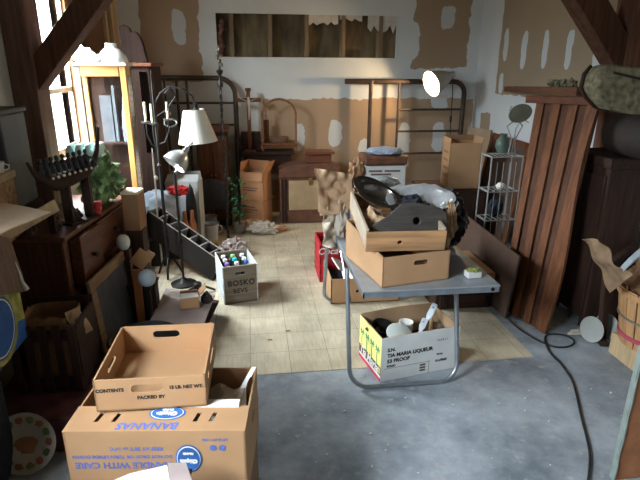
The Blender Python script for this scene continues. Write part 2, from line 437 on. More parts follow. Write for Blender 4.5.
def carton(name, label, p, rz, w, d, h, mat, cat='box', flaps=(), holes=None, t=.006, group=None, tops=None, inner=None, lean=None):
    """open carton; p = base centre. flaps: (side, length, angle[, material]) angle 0 = straight up, + = outward. tops: {side: polygon top heights}"""
    mw = M.Translation(p) @ M.Rotation(rz, 4, 'Z') @ (lean or M.Identity(4))
    o = thing(name, label, cat, mat=mw, group=group)
    b = B(); holes = holes or {}
    b.box(-w / 2, w / 2, -d / 2, d / 2, 0, t)
    sides = {'front': (w, xf((0, -d / 2 + t, 0), pi / 2)), 'back': (w, xf((0, d / 2, 0), pi / 2)),
             'left': (d, xf((-w / 2, 0, 0), pi / 2, 0, -pi / 2) ), 'right': (d, xf((w / 2 - t, 0, 0), pi / 2, 0, pi / 2))}
    sides['left'] = (d, M.Translation((-w / 2 + t, 0, 0)) @ M.Rotation(-pi / 2, 4, 'Z') @ FRONT)
    sides['right'] = (d, M.Translation((w / 2 - t, 0, 0)) @ M.Rotation(pi / 2, 4, 'Z') @ FRONT)
    for k, (l, m) in sides.items():
        top = (tops or {}).get(k)
        ol = [(-l / 2, 0), (l / 2, 0)] + (top if top else [(l / 2, h), (-l / 2, h)])
        b.plate(ol, holes.get(k, ()), t, m)
    body = obj('body', b, mat, o)
    for f in flaps:
        side, ln, ang = f[:3]; fm = f[3] if len(f) > 3 else mat
        l, m = sides[side]
        fb = B(); ins = .004
        n = 8; pts = [(-l / 2 + ins, 0), (l / 2 - ins, 0), (l / 2 - ins * 2, ln), (-l / 2 + ins * 2, ln)]
        # local hinge frame: x along the side, y up the wall, z out of the box
        mm = m @ M.Translation((0, h, t / 2)) @ M.Rotation(rad(ang), 4, 'X')
        hl = f[4] if len(f) > 4 else ()
        fb.plate(pts, hl, t * .7, mm)
        obj('flap', fb, fm, o)
    return o

# ================================================================== THE ROOM
XL, XR, YB, YF, ZC = -1.32, 2.52, 5.85, -2.6, 2.62
LX = 1.60                                                            # right-hand edge of the tiles
b = B(); b.box(XL - .1, XR + .1, YF, 2.5, -.10, -.003); b.box(LX, XR + .1, 2.5, YB + .1, -.10, -.003)
struct('floor', b, concrete_mat())
b = B(); b.box(XL - .1, LX, 2.5, YB + .1, -.10, 0); struct('floor_tiles', b, lino_mat())
b = B(); b.box(XL - .1, XR + .1, YF, YB + .4, ZC, ZC + .08); struct('ceiling', b, pm('ceiling_board', (.34, .27, .20), .9, .1, 4))
white, kr, mud = (.62, .64, .62), (.36, .255, .165), (.55, .56, .54)
def bp_(px0, py0, px1, py1, r=0):
    a, c = D(px0, py0, YB), D(px1, py1, YB)
    return ((a.x + c.x) / 2, (a.z + c.z) / 2, abs(c.x - a.x) / 2, abs(a.z - c.z) / 2, r)
wm = wall_mat('back_wallboard', white, [
    (kr, [bp_(134, -40, 203, 82), bp_(264, 99, 462, 225), bp_(417, -20, 466, 68), bp_(412, 54, 430, 69)]),
    (white, [bp_(196, -18, 290, 78, 1)]), (white, [bp_(404, 20, 418, 60, 1)]),
    (mud, [bp_(171, 9, 187, 45, 1), bp_(329, 120, 341, 147, 1), bp_(296, 123, 305, 150, 1), bp_(397, 124, 408, 168, 1), bp_(433, 122, 443, 152, 1),
           bp_(432, 94, 447, 110, 1), bp_(359, 139, 369, 155, 1), bp_(441, 6, 455, 30, 1)])], 0)
hx0, hx1, hz0, hz1 = -.33, 1.59, 1.695, 2.118
b = B(); fm_ = M.Translation((0, YB + .013, 0)) @ FRONT
b.plate([(XL - .1, -.1), (XR + .1, -.1), (XR + .1, ZC), (XL - .1, ZC)], [[(hx0, hz0), (hx1, hz0), (hx1, hz1), (hx0, hz1)]], .013, fm_)
struct('wall_back', b, wm)
b = B(); b.box(XL - .1, XR + .1, YB + .16, YB + .20, 1.2, ZC); struct('wall_back_sheathing', b, ply)
for i, px in enumerate((203, 231.5, 270, 306.5, 343, 380)):
    x = D(px, 35, YB + .05).x
    b = B(); b.box(x - .019, x + .019, YB + .013, YB + .155, 1.3, ZC); struct('trim_%d' % (i + 1), b, wd_stud)
b = B(); b.box(hx1 - .012, hx1, YB - .004, YB + .03, hz0, hz1); b.box(hx0, hx1, YB - .004, YB + .03, hz0 - .012, hz0); struct('trim_7', b, pm('painted_edge', white, .8, .05))
# ragged paper and rubble inside the opening
for k, (a, c) in enumerate((((306, 14), (338, 26)), ((340, 14), (362, 22)), ((368, 15), (396, 34)))):
    p, q = D(a[0], a[1], YB + .03), D(c[0], c[1], YB + .03)
    b = B(); n = 9
    up = [(p.x + (q.x - p.x) * i / n, p.z) for i in range(n + 1)]
    lo = [(q.x - (q.x - p.x) * i / n, q.z + (p.z - q.z) * (.55 * random.random())) for i in range(n + 1)]
    b.plate(up + lo, (), .004, M.Translation((0, YB + .03, 0)) @ FRONT)
    solo('torn_drywall_paper', b, paperdim, ['torn paper scrap left of centre in the top of the wall opening', 'small torn paper scrap in the top of the wall opening', 'big torn board scrap at the right end of the wall opening'][k], 'paper')
b = B()
for k in range(9): b.blob(D(219 + random.random() * 4, 22 + k * 4, YB + .06), .03, .4, 3, k, 2)
solo('broken_plaster_rubble', b, pm('brick_rubble', (.20, .10, .07), .9, .4, 20), 'reddish broken plaster at the left end of the wall opening', 'rubble')['kind'] = 'stuff'

rwall = wall_mat('right_wallboard', (.60, .62, .61), [
    ((.33, .25, .165), [(4.6, 2.05, .74, .70, 0), (3.0, 2.05, 1.0, .70, 0), (5.5, .8, .12, .34, 0)]),
    ((.56, .58, .57), [(W(506, 45, XR).y, W(506, 45, XR).z, .05, .15, 1), (W(524, 50, XR).y, W(524, 50, XR).z, .05, .17, 1), (W(545, 50, XR).y, W(545, 50, XR).z, .045, .155, 1),
     (W(569, 50, XR).y, W(569, 50, XR).z, .045, .15, 1), (W(598, 57, XR).y, W(598, 57, XR).z, .06, .10, 1), (W(501, 83, XR).y, W(501, 83, XR).z, .05, .10, 1)])], 1, .03)
b = B(); b.box(XR, XR + .1, YF, YB + .1, -.1, ZC); struct('wall_right', b, rwall)
lwall = wall_mat('left_wallboard', (.46, .43, .36), [((.16, .085, .045), [(5.05, 1.2, .75, 1.6, 0)])], 1, .02)
wy0, wy1, wz0, wz1 = 3.46, 4.27, 1.0, 2.32
w2 = (.05, 1.15, 1.3, 2.25)
b = B(); b.plate([(YF, -.1), (YB + .1, -.1), (YB + .1, ZC), (YF, ZC)], [[(wy0, wz0), (wy1, wz0), (wy1, wz1), (wy0, wz1)], [(w2[0], w2[2]), (w2[1], w2[2]), (w2[1], w2[3]), (w2[0], w2[3])]], .1,
    M.Translation((XL - .1, 0, 0)) @ M.Rotation(pi / 2, 4, 'Z') @ FRONT)
struct('wall_left', b, lwall)
b = B(); b.box(XL - .1, XR + .1, YF - .1, YF, -.1, ZC); struct('wall_front', b, pm('front_wall', (.16, .12, .09), .9, .2, 3))
casing = wood('window_casing', (.30, .14, .06), 2, .6, .2)
def window(idx, y0, y1, z0, z1):
    o = bpy.data.objects.new('window_%d' % idx, None); COL.objects.link(o); o['kind'] = 'structure'; o.location = (XL, (y0 + y1) / 2, z0)
    ROOT[o.name] = M.Translation(o.location)
    b = B(); x0, x1 = XL - .09, XL + .018
    b.box(x0, x1, y0 - .06, y0, z0 - .05, z1 + .06); b.box(x0, x1, y1, y1 + .07, z0 - .05, z1 + .06); b.box(x0, x1, y0, y1, z1, z1 + .06)
    obj('casing', b, casing, o, local=False)
    b = B(); b.box(XL - .1, XL + .05, y0 - .06, y1 + .07, z0 - .03, z0); obj('sill', b, casing, o, local=False)
    zm = z0 + (z1 - z0) * (.32 if idx == 1 else .5); xs = XL - .035
    b = B()
    for (a, c, e, g) in ((y0, y1, z0, z0 + .05), (y0, y1, zm, zm + .035), (y0, y1, z1 - .05, z1), (y0, y0 + .02, z0, z1), (y1 - .02, y1, z0, z1)): b.box(xs, xs + .03, a, c, e, g)
    obj('sash', b, pm('sash_paint%d' % idx, (.55, .50, .44), .6, .15), o, local=False)
    for (e, g) in ((z0 + .05, zm), (zm + .035, z1 - .05)):
        b = B(); b.box(xs + .012, xs + .016, y0 + .02, y1 - .02, e, g); obj('pane', b, glass, o, local=False)
window(1, wy0, wy1, wz0, wz1)
window(2, *w2)
b = B()
for y, w_ in ((5.76, .09), (5.63, .10), (5.38, .07)): b.box(XL, XL + .03, y - w_ / 2, y + w_ / 2, 0, ZC)
struct('trim_8', b, wd_pale)
# timber frame: posts, beam and knee braces of the barn bent
YT = 3.3
b = B(); b.box(XL, -1.185, YT - .10, YT + .10, 0, ZC); struct('timber_post_left', b, wd_post, bev=.008)
b = B(); b.box(2.36, XR, YT - .09, YT + .09, 0, ZC); struct('timber_post_right', b, wood('red_post_timber', (.17, .08, .05), 2, .8, .3), bev=.008)
b = B(); b.box(XL, XR, YT - .1, YT + .1, 2.42, ZC); struct('timber_beam', b, wd_darkx, bev=.008)
def brace(name, a, c, w_):
    b = B(); L_ = (c - a).length; d = (c - a).normalized(); s_ = V((d.z, 0, -d.x))
    m = M((s_, V((0, 1, 0)).cross(s_) * 0 + V((0, 1, 0)), d)).transposed().to_4x4(); m.translation = a
    b.box(-w_ / 2, w_ / 2, -.075, .075, -.05, L_ + .1, m); struct(name, b, wd_beam, bev=.006)
p, q = (D(20, 86, YT) + D(45, 83, YT)) / 2, (D(78, 0, YT) + D(109, 0, YT)) / 2
d_ = (q - p).normalized(); brace('timber_brace_left', p - d_ * .02, p + d_ * 1.2, .125)
p, q = (D(608, 66, YT) + D(638, 66, YT)) / 2, (D(566, 0, YT) + D(602, 0, YT)) / 2
d_ = (q - p).normalized(); brace('timber_brace_right', p - d_ * .02, p + d_ * 1.0, .165)

# ================================================================== LEFT FOREGROUND
# --- fruit carton with the printed lid, and the tray carton on top of it
FL, FR_ = F(62, 433, .55), F(245, 432, .55)
rz = math.atan2(FR_.y - FL.y, FR_.x - FL.x); bw = (FR_ - FL).length; bd = .36
ux, uy = V((cos(rz), sin(rz), 0)), V((-sin(rz), cos(rz), 0))
bc = (FL + FR_) / 2 + uy * bd / 2
carton('support_carton', 'plain brown carton under the blue printed banana carton', (bc.x, bc.y, 0), rz, bw * .97, bd * .97, .298, card_d, flaps=(('front', .17, -89), ('back', .17, -89)))
ban = carton('banana_carton', 'brown banana carton with upside-down blue HANDLE WITH CARE print, open at the back', (bc.x, bc.y, .30), rz, bw, bd, .25, card,
    holes={'right': [slot(.02, .16, .07, .022)]}, tops={'right': [(bd / 2, .25), (-bd / 2, .25)]})
fb = B(); fl = .125
sl = [slot(xx, .062, .014, .045) for xx in (-.195, -.14, .06, .11)]
sl = [[(xx - .007 + .010, .045), (xx + .007 + .010, .045), (xx + .007 + .018, .09), (xx - .007 + .018, .09)] for xx in (-.205, -.15, .105, .155)]
fb.plate([(-bw / 2, 0), (bw / 2, 0), (bw / 2, fl), (-bw / 2, fl)], sl, .005, xf((0, -bd / 2, .25)))
obj('flap', fb, card, ban)
def oval(parent, m, rx, ry, t=.0012):
    for k, (s_, mt) in enumerate(((1, ink_navy), (.90, ink_white), (.84, ink_navy))):
        b = B(); b.lathe([(0, 0), (1, 0), (1, t), (0, t)], 32, m @ M.Translation((0, 0, t * k)) @ M.Diagonal((rx * s_, ry * s_, 1, 1))); obj('emblem', b, mt, parent)
    text(parent, 'Chiquita', min(ry * .62, rx * .42), ink_white, m @ M.Translation((0, ry * .15, t * 3.2)), .9, .002)
    text(parent, 'BRAND', min(ry * .35, rx * .26), ink_white, m @ M.Translation((0, -ry * .42, t * 3.2)), .9, .001)
yf = -bd / 2 - .0005
text(ban, 'HANDLE WITH CARE', .0315, ink_blue, on_front(-.105, yf, .128, True), 1.0, .0009)
text(ban, 'DO NOT DROP OR TURN UPSIDE DOWN', .0165, ink_blue, on_front(-.105, yf, .160, True), 1.0, .0004)
text(ban, 'KEEP AT 58°F or 14°C', .0175, ink_blue, on_front(-.06, yf, .190, True), 1.0, .0004)
text(ban, 'UP-2-01-1.3G', .014, ink_blue, on_front(.185, yf, .222, True), 1.0, .0003)
for dx in (.178, .206):
    b = B(); b.lathe([(0, 0), (.0105, 0), (.0105, .001), (0, .001)], 16, on_front(dx, yf, .192)); obj('printed_dot', b, ink_blue, ban)
oval(ban, on_front(.10, yf, .152, True), .041, .052)
ft = .2556
text(ban, 'BANANAS', .044, ink_blue, M.Translation((-.025, -bd / 2 + .025, ft)) @ M.Rotation(pi, 4, 'Z'), .95, .001, shear=.15)
oval(ban, M.Translation((.02, -bd / 2 + .085, ft)) @ M.Rotation(pi, 4, 'Z'), .058, .034)
# contents at the open back corner of the banana carton
mloc = M.Translation((bc.x, bc.y, .30)) @ M.Rotation(rz, 4, 'Z')
b = B(); b.box(.045, .245, -.065, -.03, .10, .262, mloc); tk = solo('paperback_book', b, paperw, 'white and blue book standing at the front of the open banana carton', 'book')
b = B(); b.sheet([mloc @ V((.03, -.01, .17)), mloc @ V((.25, -.01, .19)), mloc @ V((.25, .13, .20)), mloc @ V((.03, .13, .18))], 14, 10, .004, .05, 14, 3)
solo('newspaper', b, paperdim, 'crumpled old newspaper inside the open banana carton', 'newspaper')
b = B(); b.box(-.25, .26, -.10, .16, .007, .12, mloc); solo('dark_cloth', b, darkcloth, 'black folded cloth at the bottom of the open banana carton', 'cloth', bev=.02)
pts = [F(236, 398, .50), F(240, 388, .545), F(246, 377, .58), F(252, 367, .61)]
b = B()
for i in range(3):
    a, c = pts[i], pts[i + 1]; b.sheet([a, a + ux * .018, c + ux * .014, c], 2, 2, .002)
solo('paper_strip', b, paperw, 'narrow white paper strip sticking out of the banana carton by the wall side', 'paper')['label'] = 'narrow white paper strip sticking up from the open banana carton corner'
# tray carton
a, c = F(97, 412.5, .562), F(207, 406, .562)
rz2 = math.atan2(c.y - a.y, c.x - a.x) ; tw = (c - a).length; td = .36; th = .115
tu = V((-sin(rz2), cos(rz2), 0)); tc_ = (a + c) / 2 + tu * td / 2
tray = carton('tray_carton', 'shallow open brown tray carton printed CONTENTS and PACKED BY', (tc_.x, tc_.y, .5632), rz2, tw, td, th, card,
    holes={'front': [slot(-.01, .078, .10, .03)], 'back': [slot(-.01, .078, .10, .03)], 'right': [slot(.03, .065, .10, .02), disc(-.09, .06, .012)], 'left': [slot(0, .065, .10, .02)]})
yt = -td / 2 - .0006
text(tray, 'CONTENTS', .0165, ink_black, on_front(-.125, yt, .077), 1, .0007)
text(tray, '15 LB. NET WT.', .0165, ink_black, on_front(.112, yt, .077), .95, .0007)
text(tray, 'PACKED BY', .0165, ink_black, on_front(0, yt, .045), 1, .0007)
# in front of the banana carton: low carton with a white sheet and a grey card
pw = F(150, 476, .50)
carton('low_carton', 'brown carton in front of the banana carton with paper on top', (pw.x + .02, 1.11, .0), rz, .17, .17, .485, card_d, flaps=(('front', .09, -89), ('back', .09, -89)))
b = B(); b.sheet([F(100, 486, .505), F(170, 484, .505), F(167, 465, .505), F(130, 474, .505)], 6, 4, .003, .004, 9)
solo('white_sheet', b, paperw, 'bright white sheet of paper in front of the banana carton', 'paper')
b = B(); q = [F(168, 464, .507), F(186, 463.5, .507), F(193, 484, .507), F(170, 484, .507)]
b.sheet(q, 3, 3, .008); solo('grey_card', b, pinkboard, 'small grey-brown card beside the bright white sheet', 'card')

# --- fruit box at the left edge with open flaps, on a cloth covered box
b = B(); b.box(-1.30, -1.03, 1.40, 1.96, 0, .47)
solo('cloth_covered_crate', b, darkcloth, 'crate under dark navy cloth below the blue fruit box', 'crate', bev=.03)
fx = thing('fruit_box', 'blue and yellow-green printed fruit box with open flaps by the left wall', 'box', (-1.16, 1.84, .472))
xr, y0, y1, zt = -1.02, 1.50, 2.20, .93
b = B(); b.box(-1.30, xr, y0, y1, .472, zt); obj('body', b, card_d, fx, local=False)
def face_poly(pts, t, mat, name):
    b = B(); b.plate([(p[0], p[1]) for p in pts], (), t, M.Translation((xr, 0, 0)) @ M.Rotation(pi / 2, 4, 'Z') @ FRONT); return obj(name, b, mat, fx, local=False)
face_poly([(y0, .474), (y1, .474), (y1, .93), (y0, .93)], .001, ink_navy, 'printed_panel')
face_poly([(1.98, .62), (y1, .56), (y1, .93), (y0, .93), (y0, .80)], .002, ink_leaf, 'printed_leaves')
def ring(cy, cz, ry, rz_, mat, t, name='printed_ring', hole=.86):
    b = B(); b.plate([(cy + ry * cos(2 * pi * i / 28), cz + rz_ * sin(2 * pi * i / 28)) for i in range(28)], [[(cy + ry * hole * cos(2 * pi * i / 28), cz + rz_ * hole * sin(2 * pi * i / 28)) for i in range(28)]] if hole else (), t,
        M.Translation((xr, 0, 0)) @ M.Rotation(pi / 2, 4, 'Z') @ FRONT); obj(name, b, mat, fx, local=False)
ring(1.99, .62, .145, .15, ink_navy, .003, 'printed_oval', 0)
ring(1.99, .62, .145, .15, ink_leaf, .004)
ring(1.99, .62, .115, .12, ink_white, .004, hole=.95)
# dark hanging flap, bright raised flap: shade and window light painted into the card
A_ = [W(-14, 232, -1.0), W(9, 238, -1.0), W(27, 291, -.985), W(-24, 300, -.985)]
b = B(); b.sheet(A_, 6, 6, .006, .006, 9, 2); obj('flap', b, corr_shaded, fx, local=False)
b = B(); b.tube([W(15, 262, -.99), W(19, 272, -.985), W(22, 281, -.98), W(27, 289, -.975)], [.003, .006, .006, .011], 5); obj('torn_edge', b, bone, fx, local=False)
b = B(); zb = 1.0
b.sheet([F(-60, 250, zb), F(0, 235, zb), F(51, 212, zb), F(-20, 200, zb)], 8, 6, .005, .010, 6, 4); obj('flap', b, pm('window_lit_card', (.66, .52, .38), .85, .06), fx, local=False)
b = B(); b.bar((-1.28, 1.6, .93), (-1.28, 1.6, .995), .02, .02, (0, 1, 0)); b.bar((-1.28, 2.0, .93), (-1.28, 2.0, .995), .02, .02, (0, 1, 0)); obj('body_edge', b, card_d, fx, local=False)

# --- slatted crate holding a paper bag, on a dark maroon box; plate leaning in front
b = B(); b.box(-1.20, -.80, 2.0, 2.50, 0, .175)
mb = solo('maroon_box', b, purple, 'dark maroon box under the slatted crate', 'box', bev=.006)
sc = thing('slatted_crate', 'dark wooden crate with upright slats holding a paper bag', 'crate', (-.96, 2.335, .177))
w_, d_, h_ = .29, .27, .36
b = B(); b.box(-w_ / 2, w_ / 2, -d_ / 2, d_ / 2, 0, .015); obj('base', b, wd_dark, sc)
for z in (.02, h_ - .10):
    b = B(); b.box(-w_ / 2, w_ / 2, -d_ / 2, -d_ / 2 + .012, z, z + .05); obj('rail', b, wd_darkx, sc)
for k in range(5):
    x = -w_ / 2 + .02 + k * (w_ - .04) / 4
    b = B(); b.box(x - .017, x + .017, -d_ / 2 - .010, -d_ / 2, .0, h_ - .02); obj('slat', b, wd_dark, sc)
for x in (-w_ / 2, w_ / 2 - .012):
    b = B(); b.box(x, x + .012, -d_ / 2 + .012, d_ / 2, .015, h_ - .03); obj('side_panel', b, wd_darky, sc)
b = B(); b.box(-w_ / 2, w_ / 2, d_ / 2, d_ / 2 + .01, .0, h_); obj('back_panel', b, wd_darkx, sc)
bag = thing('paper_bag', 'torn brown paper bag standing in the slatted crate', 'bag', (-.96, 2.335, .195))
b = B(); n = 28; prof = []
for j in range(7):
    z = j / 6 * .40; ringv = []
    for i in range(n):
        a = 2 * pi * i / n; sq = 1 / max(abs(cos(a)), abs(sin(a))) ** .8
        k = 1 + .05 * noise.noise(V((cos(a) * 3, sin(a) * 3, z * 8)))
        zz = z - (.07 * (1 + noise.noise(V((cos(a) * 2, sin(a) * 2, 5)))) if j == 6 else 0)
        ringv.append(b.bm.verts.new((.105 * sq * cos(a) * k * (1 + z * .1), .095 * sq * sin(a) * k * (1 + z * .1), zz)))
    prof.append(ringv)
for r0, r1 in zip(prof, prof[1:]):
    for i in range(n): b.bm.faces.new((r0[i], r0[(i + 1) % n], r1[(i + 1) % n], r1[i]))
b.bm.faces.new(prof[0][::-1])
obj('bag_body', b, card_d, bag)
b = B(); b.sheet([(.10, -.09, .36), (.125, .02, .34), (.17, .0, .22), (.12, -.08, .20)], 6, 6, .003, .03, 14, 8); obj('torn_corner', b, kraft, bag)
b = B(); pc = D(33, 478, 1.92); 
pmx = M.Translation((pc.x, 1.925, .124)) @ M.Rotation(rad(68), 4, 'X')
pl = thing('floral_plate', 'round china plate with a floral border leaning on the maroon box', 'plate', mat=pmx)
b = B(); b.lathe([(0, 0), (.06, 0), (.075, .006), (.125, .018), (.127, .022), (.12, .021), (.074, .010), (.06, .004), (0, .004)], 40); obj('dish', b, pm('cream_china', (.36, .34, .28), .35, .12, 12), pl, smooth=True)
for k in range(14):
    a = 2 * pi * k / 14
    b = B(); b.blob((.098 * cos(a), .098 * sin(a), .0165), (.017, .017, .003), .4, 2, k, 2); obj('painted_flower', b, [pm('faded_red', (.24, .07, .05), .6), pm('faded_green', (.06, .12, .05), .6), pm('faded_brown', (.22, .11, .05), .6), pm('faded_olive', (.15, .16, .06), .6)][k % 4], pl)
b = B(); b.blob((.0, -.01, .005), (.045, .035, .002), .5, 2, 3, 2); obj('painted_centre', b, pm('faded_rust', (.25, .12, .06), .6), pl)

# --- dresser
n0, n1 = F(62, 237, .80), F(113, 203, .80)
rd = math.atan2(n1.y - n0.y, n1.x - n0.x) - pi / 2; dl = (n1 - n0).length + .20; dd = .36
dm = M.Translation((n0.x, n0.y, 0)) @ M.Rotation(rd, 4, 'Z')          # local: y along the front, x outwards; body at x<0
dr = thing('dresser', 'reddish dark wooden dresser with drawers below the window', 'dresser', mat=dm)
b = B(); b.box(-dd, -.02, 0, dl, .05, .775); obj('carcass', b, wd_dres_e, dr, bev=.004)
b = B(); b.box(-dd - .01, .018, -.015, dl + .012, .775, .80); obj('top', b, wd_dres, dr, bev=.006)
b = B(); b.box(-.02, 0, 0, .05, .02, .775); b.box(-.02, 0, dl - .04, dl, .02, .775); b.box(-.02, 0, 0, dl, .02, .09); obj('face_frame', b, wd_dres, dr, bev=.004)
for (ya, yb, za, zb_, dx) in ((.085, .34, .50, .765, .035), (.36, dl - .05, .56, .765, .012), (.36, dl - .05, .34, .545, .0), (.06, .34, .11, .48, .006), (.36, dl - .05, .10, .325, .004)):
    b = B(); b.box(-.015, .012 + dx, ya, yb, za, zb_); dw = obj('drawer', b, wd_dres, dr, bev=.005)
    b = B(); cy, cz = (ya + yb) / 2, (za + zb_) / 2
    b.lathe([(0, 0), (.010, 0), (.010, .012), (.018, .02), (.012, .028), (0, .03)], 14, M.Translation((.012 + dx, cy, cz)) @ M.Rotation(pi / 2, 4, 'Y')); k_ = obj('knob', b, blackiron, dw, smooth=True)
for (x, y) in ((-dd + .03, .03), (-.03, .03), (-dd + .03, dl - .03), (-.03, dl - .03)):
    b = B(); b.box(x - .022, x + .022, y - .022, y + .022, 0, .055); obj('foot', b, wd_dark, dr)
# leaning picture frame in front of the dresser
P4 = [D(95, 352, 2.56), D(118, 340, 2.86), D(122, 262, 3.02), D(97, 300, 2.72)]
p0 = V((-.90, 2.58, 0)); fr = thing('picture_frame', 'old wooden picture frame with dark glass leaning on the dresser front', 'picture frame', mat=M.Translation((-.842, 2.60, 0)) @ M.Rotation(rd, 4, 'Z') @ M.Rotation(rad(-4.5), 4, 'Y'))
fw, fh = .56, .55
b = B(); b.plate([(0, 0), (fw, 0), (fw, fh), (0, fh)], [[(.065, .065), (fw - .065, .065), (fw - .065, fh - .065), (.065, fh - .065)]], .022, M.Rotation(pi / 2, 4, 'Z') @ FRONT); obj('moulding', b, wood('old_gilt_wood', (.22, .14, .075), 1, .6), fr, bev=.006)
b = B(); b.box(.006, .012, .06, fw - .06, .06, fh - .06); obj('dark_picture', b, slate, fr)

# --- things on the dresser
DT = .801
TG = 'things on the dresser'
bt = thing('model_rowing_boat', 'long carved model boat full of small dark rowers on a stand', 'model boat', (-1.1, 3.1, DT))
P = []
for x, y in ((27, 163), (33, 172), (42, 180), (55, 184), (70, 178), (85, 171), (93, 163), (97, 150), (98, 127)):
    P.append(D(x, y, 2.60 + .44 * (x - 27) / 71))
b = B(); b.tube(P, [.006, .012, .026, .038, .042, .036, .02, .011, .008], 10)
obj('hull', b, wd_darky, bt, local=False, smooth=True)
for k in range(9):
    px_ = 42 + k * 5.6; q_ = D(px_, 178 - 1.5 * k, 2.60 + .44 * (px_ - 27) / 71); b = B(); bx_, by_, bz_ = q_.x, q_.y, q_.z + .008
    b.lathe([(0, 0), (.017, 0), (.02, .03), (.013, .055), (.006, .06), (.011, .07), (.010, .082), (0, .088)], 8, M.Translation((bx_, by_, bz_)))
    b.tube([(bx_ + .01, by_, bz_ + .045), (bx_ + .04, by_ - .01, bz_ + .04), (bx_ + .06, by_ - .02, bz_ - .01)], .005, 5); rw = obj('rower', b, figure_m, bt, local=False)
    b = B(); b.blob((bx_ + .06, by_ - .02, bz_ - .008), .008, .2, 2, k, 1); obj('oar_tip', b, bone, rw, local=False)
bfeet = []
for px_, py_ in ((64, 180), (84, 171)):
    q_ = D(px_, py_, 2.60 + .44 * (px_ - 27) / 71); bfeet.append(q_)
    b = B(); b.box(q_.x - .022, q_.x + .022, q_.y - .018, q_.y + .018, DT + .012, q_.z + .0); obj('stand_leg', b, wd_darky, bt, local=False)
b = B(); d_ = (bfeet[1] - bfeet[0]); d_.z = 0; b.bar(V((bfeet[0].x, bfeet[0].y, DT + .0065)) - d_ * .25, V((bfeet[1].x, bfeet[1].y, DT + .0065)) + d_ * .2, .10, .012); obj('stand_base', b, wd_darky, bt, local=False)
# red boxes
rb = None
for k, (px, py) in enumerate(((101, 199), (100, 193), (101, 187))):
    x, y = (-.905, 3.0)
    b = B(); b.box(-.03, .03, -.02, .02, 0, .026)
    if rb is None: rb = solo('small_red_box', b, redbox, 'small red box at the bottom of the little red stack on the dresser', 'box', 'small red boxes', bev=.003); o = rb
    else: o = dup(rb, M.Identity(4), ['', 'small red box in the middle of the little red stack on the dresser', 'small red box on top of the little red stack on the dresser'][k])
    o.matrix_world = M.Translation((x + .006 * k, y, DT + .0005 + .0265 * k)) @ M.Rotation(rd + .15 * k, 4, 'Z')
# dark clutter: pine-cone like ornaments and cups under the boat
for k, (px, py) in enumerate(((34, 216), (42, 218), (50, 210), (56, 220), (62, 212), (60, 226))):
    p = F(px, py, DT + .03); p.x = max(-1.24, min(-.95, p.x)); p.y = 2.58 + k * .062
    b = B(); b.blob((p.x + .02 * (k % 2), p.y, DT + .036), (.03, .03, .035), .5, 3, k, 3, -.034)
    solo('dried_cone', b, pm('cone%d' % k, (.10, .055, .035), .5, .6, 60), ['brown dried cone nearest the bright box flap', 'second brown dried cone under the model boat', 'tall brown dried cone in the row under the model boat', 'brown dried cone by the dresser front edge', 'glossy brown cone beside the boat stand leg', 'last brown dried cone in the row under the boat'][k], 'cone', 'dried cones on the dresser')
# upper left clutter by the post: boxes, figurine, cups, tray
bx = thing('dark_chest', 'dark slate-blue chest standing by the timber post', 'chest', (-1.255, 2.86, DT))
b = B(); b.box(-1.315, -1.20, 2.72, 3.02, DT, 1.38); obj('chest_body', b, slate, bx, local=False, bev=.01)
b = B(); b.box(-1.318, -1.19, 2.71, 3.03, 1.38, 1.405); obj('chest_lid', b, slate, bx, local=False, bev=.008)
p = D(2, 178, 2.56); 
b = B(); b.box(-1.31, -1.17, 2.50, 2.69, DT, 1.09); solo('wooden_box', b, wd_tray, 'plain wooden box on the dresser by the timber post', 'box', bev=.004)
b = B(); b.box(-1.318, -1.16, 2.49, 2.70, 1.091, 1.125); solo('flat_wooden_case', b, wd_pale, 'flat pale wooden case on top of the wooden box', 'case', bev=.005)
b = B(); b.lathe([(0, 0), (.028, 0), (.03, .015), (.022, .05), (.028, .085), (.02, .115), (.012, .125), (.018, .14), (.016, .158), (0, .168)], 16, M.Translation((-1.27, 2.56, 1.127))); b.blob((-1.265, 2.55, 1.20), (.03, .03, .05), .4, 3, 2, 2)
solo('figurine', b, terracotta, 'small reddish figurine standing on the flat wooden case', 'figurine', smooth=True)
b = B(); b.lathe([(0, 0), (.026, 0), (.034, .05), (.031, .05), (.024, .006), (0, .006)], 20, M.Translation((-1.205, 2.62, 1.127)))
b.tube([(-1.175, 2.625, 1.167), (-1.155, 2.63, 1.16), (-1.158, 2.63, 1.142), (-1.178, 2.625, 1.137)], .004, 6)
solo('teacup', b, china, 'pale teacup beside the figurine', 'cup', smooth=True)
b = B(); 
q0, q1 = V((-1.16, 2.42, .905)), V((-.99, 2.93, 1.03))
tr_ = thing('wooden_trough', 'long narrow wooden trough tilted in front of the model boat', 'trough', (-1.16, 2.5, DT))
b.bar((-1.215, 2.43, .835), (-1.02, 2.68, .93), .11, .014); obj('base', b, wd_darky, tr_, local=False)
for s_ in (-1, 1):
    b = B(); o_ = V((-.04 * s_ * -1, .035 * s_ * -1, 0)); b.bar(V((-1.215, 2.43, .86)) + V((.045 * s_, -.035 * s_, 0)), V((-1.02, 2.68, .955)) + V((.045 * s_, -.035 * s_, 0)), .010, .06); obj('side_board', b, wd_pale if s_ > 0 else wd_darky, tr_, local=False)
b = B(); b.bar((-1.215, 2.43, DT), (-1.215, 2.43, .84), .03, .03, (0, 1, 0)); obj('trestle', b, wd_dark, tr_, local=False); b = B(); b.bar((-1.02, 2.68, DT), (-1.02, 2.68, .93), .03, .03, (0, 1, 0)); obj('trestle', b, wd_dark, tr_, local=False)
